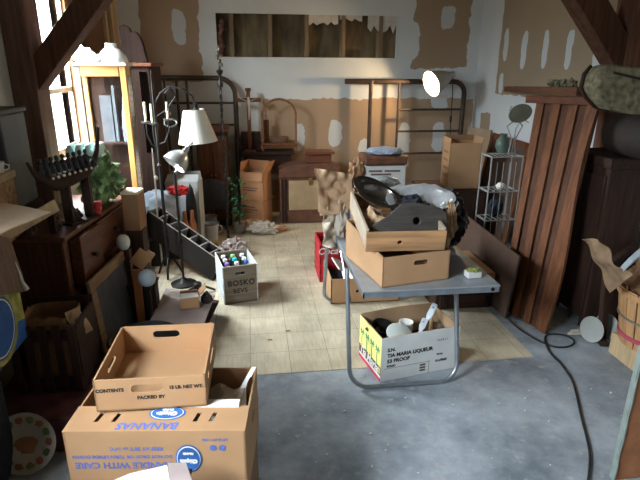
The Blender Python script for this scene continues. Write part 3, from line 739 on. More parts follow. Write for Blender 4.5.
# egg trays and green film on the dresser's far end
b = B(); p = D(83, 150, 3.30); q = D(104, 160, 3.30)
for k in range(4):
    for j in range(3):
        b.lathe([(0, .055), (.012, .055), (.02, .03), (.026, 0), (.027, 0), (.022, .034), (.014, .06), (0, .06)], 10, M.Translation((p.x - .06 + k * .052, 3.25 + j * .05, p.z - .022)))
b.box(p.x - .09, p.x + .125, 3.22, 3.38, p.z - .032, p.z - .02)
solo('egg_tray', b, foam, 'pale ribbed foam egg tray on the green bag by the window', 'tray', smooth=True)
b = B(); zt__ = p.z - .034; b.blob(((p.x + q.x) / 2 + .02, 3.30, (DT + zt__) / 2), (.12, .11, (zt__ - DT) / 2 + .004), .45, 3, 5, 4, -(zt__ - DT) / 2); solo('green_plastic_bag', b, greenfilm, 'bright green plastic bag on the dresser under the egg tray', 'bag')
# tall pale box and the crate below it, right of the dresser
bx = F(126, 223, .66)
tb = thing('tall_card_box', 'tall cardboard box with bright top standing at the dresser end', 'box', (-.765, 3.31, 0), rd)
b = B(); b.box(-.045, .055, -.06, .06, .622, .855); obj('body', b, card_d, tb, bev=.003)
b = B(); b.box(-.048, .058, -.063, .063, .855, .872); obj('lid', b, pm('cream_card', (.70, .60, .44), .8, .06), tb, bev=.003)
tb['label'] = 'tall cardboard box with bright top on a dark pedestal by the dresser end'
b = B(); b.box(-.815, -.71, 3.245, 3.37, 0, .62); solo('dark_pedestal', b, wd_dark, 'dark square pedestal under the bright topped cardboard box', 'pedestal', bev=.004)
wk = D(123, 241, 3.12)
b = B(); b.box(wk.x - .04, wk.x + .035, 3.09, 3.15, 0, wk.z - .052); solo('brown_post', b, wd_dres_e, 'short square brown post at the dresser end', 'post', bev=.003)
b = B(); b.lathe([(0, 0), (.025, 0), (.038, .022), (.041, .05), (.034, .075), (.018, .09), (0, .092)], 24, M.Translation((wk.x, 3.12, wk.z - .0515))); solo('white_jar', b, china, 'round white jar standing on the short brown post', 'jar', smooth=True)

# ================================================================== LEFT MIDDLE
# --- display cabinet
dc = thing('display_cabinet', 'golden oak glazed display cabinet by the window', 'cabinet', (-1.02, 4.11, 0))
x0, x1, y0, y1, zt = -1.225, -.872, 4.0, 4.20, 1.605
for (x, y, mt, w_) in ((x0, y0, wd_grey, .045), (x1 - .04, y0, wd_oak, .04), (x0, y1 - .04, wd_oak, .04), (x1 - .04, y1 - .04, wd_grey, .04)):
    b = B(); b.box(x, x + w_, y, y + .04, 0, zt); obj('corner_post', b, mt, dc, local=False, bev=.004)
for (y, z, h_) in ((y0, zt - .07, .07), (y0, .0, .12), (y1 - .04, zt - .07, .07), (y0, .62, .04)):
    b = B(); b.box(x0 + .045, x1 - .05, y + .004, y + .03, z, z + h_); obj('rail', b, wd_oakx, dc, local=False, bev=.003)
for x in (x0, x1 - .035):
    for za_, zb2 in ((zt - .07, zt), (0, .12)):
        b = B(); b.box(x, x + .03, y0 + .04, y1 - .04, za_, zb2); obj('side_rail', b, wd_oak, dc, local=False)
b = B(); b.box(x0 - .03, x1 + .012, y0 - .02, y1 + .01, zt, zt + .022); obj('top', b, pm('dusty_top', (.55, .54, .50), .6, .1), dc, local=False, bev=.004)
b = B(); b.box(x0 + .045, x1 - .05, y0 + .014, y0 + .018, .12, zt - .07); obj('glass_pane', b, glass, dc, local=False)
b = B(); b.box(x1 - .02, x1 - .016, y0 + .04, y1 - .04, .12, zt - .07); obj('glass_pane', b, glass, dc, local=False)
b = B(); b.box(x0 + .02, x1 - .03, y1 - .012, y1, .1, zt); obj('back_panel', b, wd_dark, dc, local=False)
for z in (.62, 1.05):
    b = B(); b.box(x0 + .03, x1 - .03, y0 + .05, y1 - .02, z, z + .015); obj('shelf', b, wd_dark, dc, local=False)
b = B(); b.box(-1.10, -1.02, 4.10, 4.14, 1.066, 1.40); b.box(-1.01, -.99, 4.1, 4.14, 1.066, 1.47); solo('grey_book', b, pm('dusty_grey_card', (.13, .15, .17), .6, .2), 'tall pale book standing inside the display cabinet', 'book')
b = B(); b.lathe([(0, 0), (.03, 0), (.034, .05), (.028, .2), (.016, .27), (.016, .32), (0, .32)], 14, M.Translation((-.925, 4.10, 1.066))); solo('cut_glass_bottle', b, pm('blue_cut_glass', (.14, .20, .30), .1, .8, 60, spec=.8), 'tall blue cut-glass bottle inside the display cabinet', 'bottle', smooth=True)
# on top: milk glass shade, crumpled white paper
tz = zt + .0225
b = B(); b.lathe([(.105, 0), (.108, .01), (.095, .045), (.062, .085), (.042, .10), (.038, .12), (.045, .13), (.041, .13), (.034, .12), (.036, .098), (.058, .08), (.09, .042), (.102, .008)], 32, M.Translation((-.975, 4.105, tz)), close=True)
solo('milk_glass_lamp_shade', b, milk, 'milk glass lamp shade upside on the display cabinet top', 'lamp shade', smooth=True)['label'] = 'domed milk glass lamp shade on top of the display cabinet'
b = B(); b.blob((-1.17, 4.09, tz + .05), (.08, .08, .055), .5, 4, 2, 3, -.05); b.blob((-1.09, 4.02, tz + .028), (.06, .035, .035), .4, 4, 5, 3, -.027)
solo('white_tissue', b, paperw, 'crumpled white tissue paper on top of the display cabinet', 'paper')
# --- tall dark hutch behind, with a carved piece on it
ht = thing('dark_hutch', 'tall dark wooden hutch behind the display cabinet', 'hutch', (-.95, 4.9, 0))
hx0_, hx1_ = -1.29, -.82
b = B(); b.box(hx0_, hx1_, 4.62, 5.2, 0, 1.60); obj('carcass', b, wd_dark, ht, local=False, bev=.006)
b = B(); b.box(hx0_ - .0, hx1_ + .03, 4.58, 5.22, 1.60, 1.63); obj('top', b, wd_redx, ht, local=False, bev=.006)
b = B(); b.box(-.90, -.84, 4.612, 4.62, .9, 1.56); obj('mirror_strip', b, mirror, ht, local=False)
p0, p1 = D(122, 58, 4.75), D(146, 22, 4.75)
b = B(); a0 = D(122, 60, 4.75).x; a1 = D(146, 60, 4.75).x; w_ = a1 - a0
b.plate([(a0 - .02, 1.632), (a1 + .01, 1.632), (a1 - .02, 1.80), (a1 - .05, 1.86), (a1 - .07, 1.875), (a1 - .10, 1.865), (a1 - .11, 1.90), (a0 + .05, 1.925), (a0, 1.91), (a0 + .01, 1.80)], (), .08, M.Translation((0, 4.83, 0)) @ FRONT)
solo('carved_wood_piece', b, wd_dark, 'dark carved wood piece with scrolled top on the tall hutch', 'carving', bev=.006)
# --- cabinet and left bed end at the back
b5 = thing('dark_sideboard', 'dark sideboard in front of the left metal bed end', 'sideboard', (-.4, 5.48, 0))
b = B(); b.box(-.56, -.25, 5.34, 5.62, 0, .985); obj('carcass', b, wd_dark, b5, local=False, bev=.006)
b = B(); b.box(-.58, -.23, 5.31, 5.64, .985, 1.02); obj('top', b, wd_redx, b5, local=False, bev=.005)
for xx in (-.555, -.40):
    b = B(); b.box(xx, xx + .145, 5.328, 5.34, .08, .94); dd_ = obj('door', b, wd_red, b5, local=False, bev=.004)
    b = B(); b.blob((xx + (.13 if xx < -.5 else .015), 5.316, .55), .012, 0, 1, 0, 2); obj('knob', b, brass, dd_, local=False)
def arc(c, r, a0, a1, n, f): return [f(c[0] + r * cos(a0 + (a1 - a0) * i / n), c[1] + r * sin(a0 + (a1 - a0) * i / n)) for i in range(n + 1)]
Yb = 5.72
bl = thing('metal_bed_end', 'brown metal bed end with rounded corner behind the floor lamps', 'bed end', (-.5, Yb, 0))
zt_ = D(190, 78, Yb).z; xl = D(158, 78, Yb).x; xr_ = D(236, 110, Yb).x; rr = .17
b = B(); fz = lambda x, z: V((x, Yb, z))
b.tube([fz(xl, zt_), fz(xr_ - rr, zt_)] + arc((xr_ - rr, zt_ - rr), rr, pi / 2, 0, 8, fz)[1:] + [fz(xr_, .0)], .026, 10); obj('tube_frame', b, iron_br, bl, local=False, smooth=True)
for x in (D(177, 90, Yb).x, D(187, 90, Yb).x, xl + .06):
    b = B(); b.tube([fz(x, .0 if x > xl + .1 else 0), fz(x, zt_)], .014, 8); obj('upright', b, iron_br, bl, local=False, smooth=True)
for py in (103, 125):
    b = B(); z = D(200, py, Yb).z; b.tube([fz(xl + .06, z), fz(xr_, z)], .012, 8); obj('crossbar', b, iron_br, bl, local=False, smooth=True)
# right bed end with the clamp lamp
br_ = thing('metal_bed_end', 'brown metal bed end along the right back wall holding the lit lamp', 'bed end', (1.7, Yb, 0))
zt_ = D(400, 81.5, Yb).z; xl = D(345, 81, Yb).x; xr_ = D(463.5, 100, Yb).x; rr = .13
b = B(); b.tube([fz(xl, zt_), fz(xr_ - rr, zt_)] + arc((xr_ - rr, zt_ - rr), rr, pi / 2, 0, 8, fz)[1:] + [fz(xr_, 0)], .027, 10); obj('tube_frame', b, iron_br, br_, local=False, smooth=True)
x1_, x2_ = D(370, 110, Yb).x, D(398, 110, Yb).x
for x, r in ((x1_, .022), (x2_, .014)):
    b = B(); b.tube([fz(x, 0), fz(x, zt_ - .02)], r, 8); b.lathe([(0, -.03), (r * 1.6, -.03), (r * 1.6, .01), (0, .01)], 12, M.Translation((x, Yb, zt_))); obj('upright', b, iron_br, br_, local=False, smooth=True)
for py in (109.5, 131, 153):
    z = D(430, py, Yb).z; b = B(); b.tube([fz(x2_, z), fz(xr_, z)], .012, 8); obj('crossbar', b, iron_br, br_, local=False, smooth=True)
# clamp lamp
pv = D(454, 74, 5.47); hd = D(437, 86, 5.50)
cl = thing('clamp_lamp', 'lit metal clamp lamp shining from the top of the right bed end', 'lamp', (pv.x, pv.y, pv.z))
fc = D(431, 84, 5.40)                                               # centre of the mouth
ap = D(451, 75, 5.47)
ax = (fc - ap).normalized(); Ls = (fc - ap).length
q = V((0, 0, 1)).rotation_difference(ax); sm = M.Translation(ap) @ q.to_matrix().to_4x4()
b = B(); b.lathe([(0, -.035), (.03, -.035), (.034, 0), (.058, .05), (.085, .10), (.118, Ls * .8), (.136, Ls), (.133, Ls), (.114, Ls * .8), (.081, .105), (.053, .055), (.03, .002), (0, .002)], 32, sm); obj('lamp_shade', b, pm('lamp_shade_metal', (.50, .47, .42), .45, .1, metal=.6), cl, local=False, smooth=True)
bulb_c = ap + ax * (Ls * .50)
b = B(); b.blob(bulb_c, (.05, .05, .05), 0, 1, 0, 3); obj('bulb', b, emit('lit_bulb', (1.0, .80, .52), 45), cl, local=False, smooth=True)
b = B(); b.tube([ap, ap - ax * .03, pv + V((0, .04, -.02)), V((pv.x, Yb - .02, zt_ + .02))], .010, 8); b.box(pv.x - .02, pv.x + .02, Yb - .035, Yb + .035, zt_ + .005, zt_ + .045); obj('clamp', b, chrome, cl, local=False)
cp_ = [D(453, 77, 5.50), D(452.5, 95, 5.56), D(451, 118, 5.58), D(450, 135, 5.58)]; cp_.append(V((cp_[-1].x, 5.58, .0)))
b = B(); b.tube(cp_, .005, 6); obj('cord', b, blackpl, cl, local=False)
b = B(); p = D(450.7, 119, 5.60); b.lathe([(0, -.035), (.012, -.035), (.014, 0), (.012, .035), (0, .035)], 10, M.Translation(p)); obj('switch', b, blackpl, cl, local=False)

# --- desk with crucifix, hooped stand and basket
ds = thing('console_table', 'narrow dark console table under the crucifix', 'table', (.1, 5.72, 0))
tx0, tx1 = -.13, .44
b = B(); b.box(tx0, tx1, 5.60, 5.835, .70, .735); obj('table_top', b, wd_darkx, ds, local=False, bev=.005)
b = B(); b.box(tx0 + .03, tx1 - .03, 5.62, 5.82, .62, .70); obj('apron', b, wd_darkx, ds, local=False)
for x in (tx0 + .03, tx1 - .06):
    for y in (5.62, 5.80):
        b = B(); b.box(x, x + .03, y - .0, y + .03, 0, .62); obj('leg', b, wd_dark, ds, local=False)
cz = .7355
b = B(); b.box(-.12, .09, 5.70, 5.82, cz, .93); solo('low_dark_box', b, wd_darkx, 'dark wooden box on the console table behind the crucifix', 'box', bev=.006)
cr_ = thing('crucifix', 'dark wooden crucifix with pale figure standing at the back wall', 'crucifix', (-.01, 5.65, cz))
cx = D(249, 118, 5.65).x; cxt, czt = D(248.5, 88, 5.65).z, D(249, 100, 5.65).z
b = B(); b.box(cx - .02, cx + .02, 5.655, 5.675, cz, cxt - .015); b.box(cx - .13, cx + .13, 5.65, 5.67, czt - .022, czt + .022); b.box(cx - .03, cx + .03, 5.655, 5.675, cxt - .035, cxt); obj('cross', b, wd_red, cr_, local=False, bev=.003)
b = B(); b.tube([(cx, 5.645, czt - .20), (cx + .005, 5.640, czt - .12), (cx, 5.64, czt - .03), (cx, 5.64, czt + .03)], [.006, .012, .014, .011], 8); b.tube([(cx - .09, 5.645, czt + .02), (cx, 5.64, czt - .02), (cx + .09, 5.645, czt + .02)], .006, 6); obj('figure', b, pm('dull_silver', (.42, .40, .36), .4, .1, metal=.5), cr_, local=False, smooth=True)
b = B(); b.box(cx - .06, cx + .06, 5.625, 5.69, cz, cz + .02); obj('foot', b, wd_red, cr_, local=False)
hb = thing('hooped_basket_stand', 'bentwood stand with tall hoop handle on the console table', 'stand', (.28, 5.68, cz))
xa, xb_ = D(263, 140, 5.66).x, D(296, 140, 5.66).x; zs = D(280, 143, 5.66).z; ztop = D(280, 99, 5.66).z
pts = [V((xa, 5.66, cz))] + [V((xa, 5.66, zs))]
for i in range(13):
    a = pi - pi * i / 12; pts.append(V(((xa + xb_) / 2 + (xb_ - xa) / 2 * cos(a), 5.66, ztop - .16 + .16 * sin(a))))
pts.append(V((xb_, 5.66, cz)))
b = B(); b.tube(pts, .012, 8); obj('hoop', b, bentwood, hb, local=False, smooth=True)
b = B(); b.box(xa - .02, xb_ + .01, 5.62, 5.78, zs - .025, zs); obj('tray', b, wd_redx, hb, local=False, bev=.004)
b = B(); b.box(xa - .005, xa + .07, 5.70, 5.72, zs, zs + .24); obj('back_slat', b, wd_red, hb, local=False, bev=.02, seg=4)
b = B(); b.lathe([(0, 0), (.075, 0), (.098, .03), (.10, .06), (.092, .06), (.085, .03), (.07, .008), (0, .008)], 24, M.Translation((D(279, 140, 5.7).x, 5.70, zs + .001)) @ M.Diagonal((1.05, .78, 1, 1)))
solo('round_basket', b, wicker, 'round brown wicker basket in the hooped stand', 'basket', smooth=True)
# --- trunk
tk = thing('travel_trunk', 'old travel trunk with tan panel and dark wooden lid', 'trunk', (.58, 5.46, 0))
x0, x1, y0, y1 = .27, .89, 5.36, 5.585
b = B(); b.box(x0, x1, y0, y1, 0, .50); obj('trunk_body', b, leather, tk, local=False, bev=.012)
b = B(); b.plate([(x0 - .01, .50), (x1 + .01, .50), (x1 + .01, .60), (x1 - .07, .645), (x0 + .12, .635), (x0 - .01, .585)], (), y1 - y0 + .02, M.Translation((0, y1 + .01, 0)) @ FRONT); obj('lid', b, leather, tk, local=False, bev=.008)
b = B(); b.box(x0 + .09, x1 - .03, y0 - .012, y0 - .0005, .15, .47); obj('tan_panel', b, tan_pl, tk, local=False, bev=.01)
for x in (x0 + .025, x0 + .06):
    b = B(); b.box(x - .012, x + .012, y0 - .009, y0 - .0005, .02, .49); obj('strap', b, wd_dark, tk, local=False)
b = B(); b.box(x0 + .30, x0 + .34, y0 - .02, y0 - .013, .42, .50); obj('latch', b, brass, tk, local=False)
b = B(); b.box(x0 + .25, x1 - .06, y0 + .03, y1, .648, .665); b.box(x0 + .28, x1 - .09, y0 + .05, y1 - .02, .6465, .648)
sb = thing('small_wooden_box', 'small brown wooden box resting on the trunk lid', 'box', (.68, 5.48, .646))
b.bm.free(); b = B(); b.box(x0 + .29, x1 - .07, y0 + .05, y1 - .01, .646, .735); obj('body', b, wd_redx, sb, local=False, bev=.004)
b = B(); b.box(x0 + .26, x1 - .04, y0 + .02, y1 + .005, .735, .76); obj('lid', b, wd_redx, sb, local=False, bev=.006)
# --- two cartons, the lamp's orange light painted into their card colour
cA = carton('closed_carton', 'lower brown carton at the back wall with faint writing', (.02, 5.405, 0), rad(-28), .27, .20, .27, card_lamp_tint, flaps=(('front', .098, -90), ('back', .097, -90)))
for k, (zz, w_) in enumerate(((.20, .13), (.17, .16), (.145, .10))):
    b = B(); b.box(-.10, -.10 + w_, -.1016, -.1006, zz, zz + .010); obj('printed_line', b, ink_brown, cA)
cB = carton('open_carton', 'open brown carton with slanted front flap stacked at the back wall', (.02, 5.405, .274), rad(-27), .265, .20, .30, card_lamp_tint, holes={'front': [disc(-.10, .22, .012)]},
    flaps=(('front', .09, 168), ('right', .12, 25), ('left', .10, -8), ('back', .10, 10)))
for k, (zz, w_) in enumerate(((.13, .17), (.105, .15))):
    b = B(); b.box(-.10, -.10 + w_, -.1016, -.1006, zz, zz + .010); obj('printed_line', b, ink_brown, cB)
b = B(); b.blob((.02, 5.405, .42), (.075, .06, .10), .4, 3, 4, 3); solo('wrapped_bundle', b, darkcloth, 'dark bundle inside the open carton at the back wall', 'bundle')

# --- lamps
def lamp_base(o, r, name='lamp_base'):
    b = B(); b.lathe([(0, 0), (r, 0), (r * 1.02, .012), (r * .8, .022), (r * .35, .03), (r * .15, .06), (0, .06)], 28); obj(name, b, blackiron, o, smooth=True)
bp0 = F(170, 276); bl_ = thing('candelabrum_floor_lamp', 'tall black iron floor lamp with cream fabric shade and three candles', 'floor lamp', (bp0.x, bp0.y, 0))
for k in range(3):
    a = rad(30 + 120 * k); b = B(); b.tube([(0, 0, .16), (.04 * cos(a), .04 * sin(a), .14), (.085 * cos(a), .085 * sin(a), .06), (.105 * cos(a), .105 * sin(a), .008)], [.010, .010, .009, .008], 8); obj('leg', b, blackiron, bl_, smooth=True)
b = B(); zz = D(153, 70, bp0.y).z; b.tube([(0, 0, .12), (0, 0, zz - .12), (0, 0, zz)], [.013, .010, .004], 8)
for z in (.5, .9, 1.2): b.lathe([(.010, -.02), (.02, 0), (.010, .02)], 12, M.Translation((0, 0, z)))
obj('pole', b, blackiron, bl_, smooth=True)
shx, shz = D(197, 125, bp0.y).x - bp0.x, 0
zb0, zt0 = D(197, 142, bp0.y).z, D(197, 109.5, bp0.y).z; ztop = D(191, 97, bp0.y).z
b = B(); b.tube([(0, 0, 1.34), (.05, 0, 1.42), (.12, 0, 1.47), (shx - .08, 0, 1.45), (shx - .02, 0, 1.40), (shx, 0, zt0 + .01)], .007, 8)
b.tube([(0, 0, 1.25), (.08, 0, 1.30), (.16, 0, 1.40), (.12, 0, 1.46), (.08, 0, 1.42)], .006, 8); obj('arm', b, blackiron, bl_, smooth=True)
smx = M.Translation((shx, 0, zb0)) @ M.Rotation(rad(-4), 4, 'Y'); hs = zt0 - zb0
b = B(); b.lathe([(.145, 0), (.075, hs), (.073, hs), (.143, 0)], 40, smx, close=True); sh_ = obj('lamp_shade', b, shade_w, bl_, smooth=True)
b = B(); b.lathe([(0, -.09), (.018, -.09), (.02, 0), (.014, .03), (.02, .04), (0, .055)], 14, M.Translation((shx, 0, zt0 + .0))); b.tube([(shx - .074, 0, zt0 - .005), (shx + .074, 0, zt0 - .005)], .003, 6); obj('socket', b, blackiron, bl_, smooth=True)
# reflector lamp
rp = F(184, 284); rl = thing('reflector_floor_lamp', 'black floor lamp with tilted silver reflector bowl', 'floor lamp', (rp.x, rp.y, 0))
lamp_base(rl, .095)
b = B(); zr = D(181, 172, rp.y).z; b.tube([(0, 0, .05), (.0, 0, zr)], .010, 8); b.lathe([(.010, -.03), (.022, 0), (.010, .03)], 12, M.Translation((0, 0, .35))); obj('pole', b, blackiron, rl, smooth=True)
rc = D(177, 161, rp.y) - V((rp.x, rp.y, 0)); ra = V((-.55, -.35, -.62)).normalized(); q = V((0, 0, 1)).rotation_difference(ra); rm = M.Translation(rc - ra * .07) @ q.to_matrix().to_4x4()
b = B(); b.lathe([(0, -.01), (.03, -.01), (.06, .015), (.085, .06), (.093, .105), (.09, .105), (.08, .06), (.055, .02), (.0, 0)], 32, rm); obj('reflector', b, pm('spun_aluminium', (.62, .63, .62), .3, .08, metal=.8), rl, smooth=True)
b = B(); b.tube([(0, 0, zr - .02), (.03, 0, zr + .05), rc - ra * .085], .008, 8); b.lathe([(0, -.05), (.02, -.045), (.024, .0), (0, .0)], 14, rm @ M.Translation((0, 0, -.01))); b.tube([rc - ra * .10, rc - ra * .12 + V((.02, 0, .03)), rc - ra * .10 + V((.05, 0, .06))], .009, 8); obj('neck', b, chrome, rl, smooth=True)
# candelabrum
cp0 = V((bp0.x, bp0.y, 0)); ca = bl_
for px, py0_, py1_ in ((146, 102, 123), (152.5, 104, 124), (168, 102, 120)):
    p, q = D(px, py1_, cp0.y) - cp0, D(px, py0_, cp0.y) - cp0
    b = B(); b.tube([(0, 0, p.z - .18), (p.x * .6, 0, p.z - .16), (p.x, 0, p.z - .08), (p.x, 0, p.z)], .006, 6); ar = obj('arm', b, blackiron, ca, smooth=True)
    b = B(); b.lathe([(0, -.01), (.03, 0), (.034, .012), (.012, .012), (0, .012)], 16, M.Translation((p.x, 0, p.z))); obj('drip_pan', b, pm('grey_iron', (.16, .16, .17), .4, .2, metal=.6), ar, smooth=True)
    b = B(); b.tube([(p.x, 0, p.z + .01), (p.x, 0, q.z)], .009, 10); obj('candle', b, cream, ar, smooth=True)
b = B(); rcx = D(170, 123, cp0.y) - cp0
b.tube([rcx + V((.045 * cos(a), .01, .028 * sin(a))) for a in [2 * pi * i / 16 for i in range(16)]], .007, 6, True); obj('ring', b, chrome, ca, smooth=True)
b = B(); p = D(152, 148, 4.30); q = D(158, 225, 4.24); b.tube([p, (p + q) / 2 + V((.004, 0, 0)), q, (q.x + .01, q.y - .02, 0)], [.006, .007, .008, .008], 8); b.blob(D(156, 178, 4.27), .018, .1, 2, 1, 2)
solo('pale_cane', b, bone, 'thin pale cane leaning behind the black floor lamp', 'cane', smooth=True)
# twisted iron pole lamp
tp = F(229, 248); tl = thing('twisted_iron_lamp', 'tall twisted black iron pole with a leafy finial', 'floor lamp', (tp.x, tp.y, 0))
lamp_base(tl, .085)
ztp = D(225, 85, tp.y).z; b = B()
for s_ in (0, pi): b.tube([(.007 * cos(s_ + i * .9), .007 * sin(s_ + i * .9), .05 + (ztp - .05) * i / 90) for i in range(91)], .0065, 6)
obj('twisted_pole', b, blackiron, tl, smooth=True)
b = B(); b.lathe([(0, 0), (.02, 0), (.026, .03), (.012, .06), (.014, .10), (.03, .13), (.008, .15), (.008, .20), (0, .2)], 14, M.Translation((0, 0, ztp - .02))); obj('collar', b, blackiron, tl, smooth=True)
b = B()
for k in range(5):
    a = k * 1.3; b.blob((.014 * cos(a), .012 * sin(a), ztp + .16 + .03 * k), (.014, .012, .02), .4, 3, k, 2)
b.tube([(0, 0, ztp + .12), (0, 0, ztp + .31)], .004, 6); obj('finial', b, pm('dark_pewter', (.10, .085, .06), .5, .3, metal=.6), tl, smooth=True)

# --- long compartment tray on the floor
e0 = F(212, 281); e1 = D(142, 231, 4.235)
dv = (e1 - e0); ln = dv.length; ra_ = math.atan2(dv.y, dv.x)
ctm = M.Translation(e0) @ M.Rotation(ra_, 4, 'Z') @ M.Rotation(-math.asin(dv.z / ln), 4, 'Y')
ct = thing('compartment_tray', 'long black divided tray with many compartments sloping down to the floor', 'tray', mat=ctm)
wt, hh = .14, .20
b = B(); b.box(0, ln, -wt, 0, 0, .012); obj('base', b, blackboard, ct)
for y in (-wt, -.01):
    b = B(); b.box(0, ln, y, y + .01, .012, hh); obj('side_board', b, blackboard, ct)
    b = B(); b.box(0, ln, y, y + .010, hh, hh + .004); obj('worn_edge', b, pm('worn_grey_edge', (.28, .27, .25), .7, .2), ct)
for k in range(8):
    x = k * (ln - .01) / 7; b = B(); b.box(x, x + .01, -wt + .01, -.01, .012, hh - .002); obj('divider', b, pm('grey_divider', (.24, .23, .21), .7, .2) if k else blackboard, ct)
b = B(); b.box(e1.x - .03, e1.x + .19, 4.235, 4.335, 0, .215); solo('dark_support_box', b, blackboard, 'black box holding up the far end of the divided tray', 'box', bev=.004)
# clothes, carton, red cloth, copper jug on it
hm = thing('dark_hamper', 'dark hamper under the pale blue cloth behind the floor lamps', 'hamper', (-.80, 4.48, 0))
b = B(); b.box(-.99, -.62, 4.375, 4.60, 0, .27); obj('hamper_body', b, greyfelt, hm, local=False, bev=.01)
b = B(); b.box(-1.0, -.61, 4.365, 4.605, .27, .295); obj('hamper_lid', b, greyfelt, hm, local=False, bev=.008)
p = D(157, 206, 4.46); b = B(); b.blob((p.x - .01, 4.475, .435), (.18, .105, .17), .26, 1.8, 3, 4, -.139); solo('pale_blue_cloth', b, denim, 'crumpled pale blue cloth heaped on the dark hamper', 'cloth', smooth=True)
wc = carton('white_carton', 'worn white carton standing behind the reflector lamp', (-.64, 4.83, 0), rad(-8), .30, .18, .61, card_w, flaps=(('front', .10, -60), ('back', .08, 20)))
b = B(); p = D(178, 190, 4.42); b.blob((p.x, 4.42, p.z + .0), (.085, .06, .045), .4, 1.8, 6, 4); solo('red_cloth', b, redcloth, 'bright red cloth lying over the pale blue cloth', 'cloth', smooth=True)
b = B(); p = D(190, 190, 4.66); b.blob((p.x, 4.665, .30), (.05, .045, .30), .12, 2, 8, 3, -.299); solo('black_bag', b, blackpl, 'narrow black bag standing beside the bright red cloth', 'bag', smooth=True)
for k, px in enumerate((187, 194)):
    p = D(px, 240, 4.52 + .02 * k); b = B(); b.lathe([(0, 0), (.036, 0), (.04, .06), (.036, .26), (.018, .33), (.016, .40), (0, .40)], 18, M.Translation((p.x, 4.50 + .03 * k, 0)))
    solo('clay_bottle', b, terracotta, ['tall orange clay bottle on the floor nearest the reflector lamp', 'second tall orange clay bottle, on the pail side of the first'][k], 'bottle', 'orange clay bottles', smooth=True)
# enamel pail and crock
p = F(212, 239); pl_ = thing('enamel_pail', 'white enamel pail with blue rim on the floor', 'pail', (p.x, p.y, 0))
b = B(); b.lathe([(0, 0), (.058, 0), (.066, .09), (.075, .16), (.071, .16), (.062, .09), (.054, .006), (0, .006)], 28); obj('pail_body', b, enamel, pl_, smooth=True)
b = B(); b.lathe([(.071, .158), (.079, .158), (.079, .168), (.071, .168)], 28, close=True); obj('rim', b, enamel_b, pl_, smooth=True)
b = B(); b.tube([(.068, 0, .14), (.10, 0, .13), (.105, 0, .09), (.066, 0, .06)], .006, 8); obj('handle', b, enamel, pl_, smooth=True)
b = B(); b.lathe([(0, 0), (.08, 0), (.09, .05), (.085, .13), (.075, .17), (.085, .19), (.078, .19), (.066, .17), (.0, .16)], 24, M.Translation((-.46, 5.07, 0))); solo('grey_crock', b, stone, 'grey stoneware crock behind the white enamel pail', 'crock', smooth=True)
# dark chair with rounded back and green plant behind
ch = thing('dark_chair', 'dark upholstered chair with rounded back behind the enamel pail', 'chair', (-.43, 5.365, 0))
b = B(); b.plate([(-.17, .30)] + [(.17, .30)] + [(.17 * cos(pi * i / 12), .42 + .12 * sin(pi * i / 12)) for i in range(13)], (), .05, M.Translation((0, -.16, 0)) @ FRONT); obj('backrest', b, greyfelt, ch, bev=.015)
b = B(); b.box(-.17, .17, -.16, -.06, .22, .30); obj('seat', b, greyfelt, ch, bev=.012)
for x in (-.14, .14):
    b = B(); b.tube([(x, -.15, 0), (x, -.15, .25)], .016, 8); obj('leg', b, blackiron, ch)
pt = thing('ivy_plant', 'green leafy artificial plant beside the twisted iron pole', 'plant', (-.16, 5.10, 0))
b = B(); b.lathe([(0, 0), (.05, 0), (.06, .10), (.055, .10), (.045, .01), (0, .01)], 18); obj('pot', b, stone, pt, smooth=True)
b = B(); b.tube([(0, 0, .05), (.01, 0, .25), (-.01, 0, .45)], .006, 6); obj('stem', b, wd_dark, pt)
b = B()
for k in range(90):
    a, z, r = random.random() * 6.28, .16 + random.random() * .40, .02 + random.random() * .075
    m = M.Translation((r * cos(a), r * sin(a), z)) @ Euler((random.uniform(-1, 1), random.uniform(-1, 1), a)).to_matrix().to_4x4()
    b._add([(-.018, 0, 0), (0, -.012, .004), (.022, 0, 0), (0, .012, .004)], [(0, 1, 2, 3)], m)
obj('foliage', b, greenpl, pt)
# brown paper heap on the floor and the coloured plastic bag
hp = F(258, 232)
for k, (dx, dy, r, mt, lb) in enumerate(((-.02, .10, (.13, .11, .055), kraft, 'crumpled brown paper sheet on the floor nearest the cartons'), (.06, -.03, (.14, .10, .06), paperdim, 'big crumpled pale wrapping paper on the back floor'), (.20, .02, (.10, .06, .03), card_lamp_tint, 'flattened orange-brown paper at the right of the paper heap'))):
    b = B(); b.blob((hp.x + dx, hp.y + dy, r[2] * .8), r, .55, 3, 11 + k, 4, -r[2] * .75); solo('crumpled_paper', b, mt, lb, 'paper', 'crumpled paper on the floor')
b = B(); b.blob((-.20, 4.42, .068), (.12, .08, .085), .6, 3, 3, 4, -.067); solo('patterned_plastic_bag', b, pm('mixed_print', (.45, .38, .36), .4, .8, 30), 'crumpled patterned plastic bag just behind the bottle crate', 'bag')
b = B(); b.blob((-.40, 4.60, .035), (.06, .05, .04), .6, 3, 30, 3, -.034); solo('yellow_wrapper', b, pm('yellow_brown_wrap', (.42, .27, .10), .5, .4, 25), 'small yellow-brown wrapper left of the patterned bag', 'wrapper')

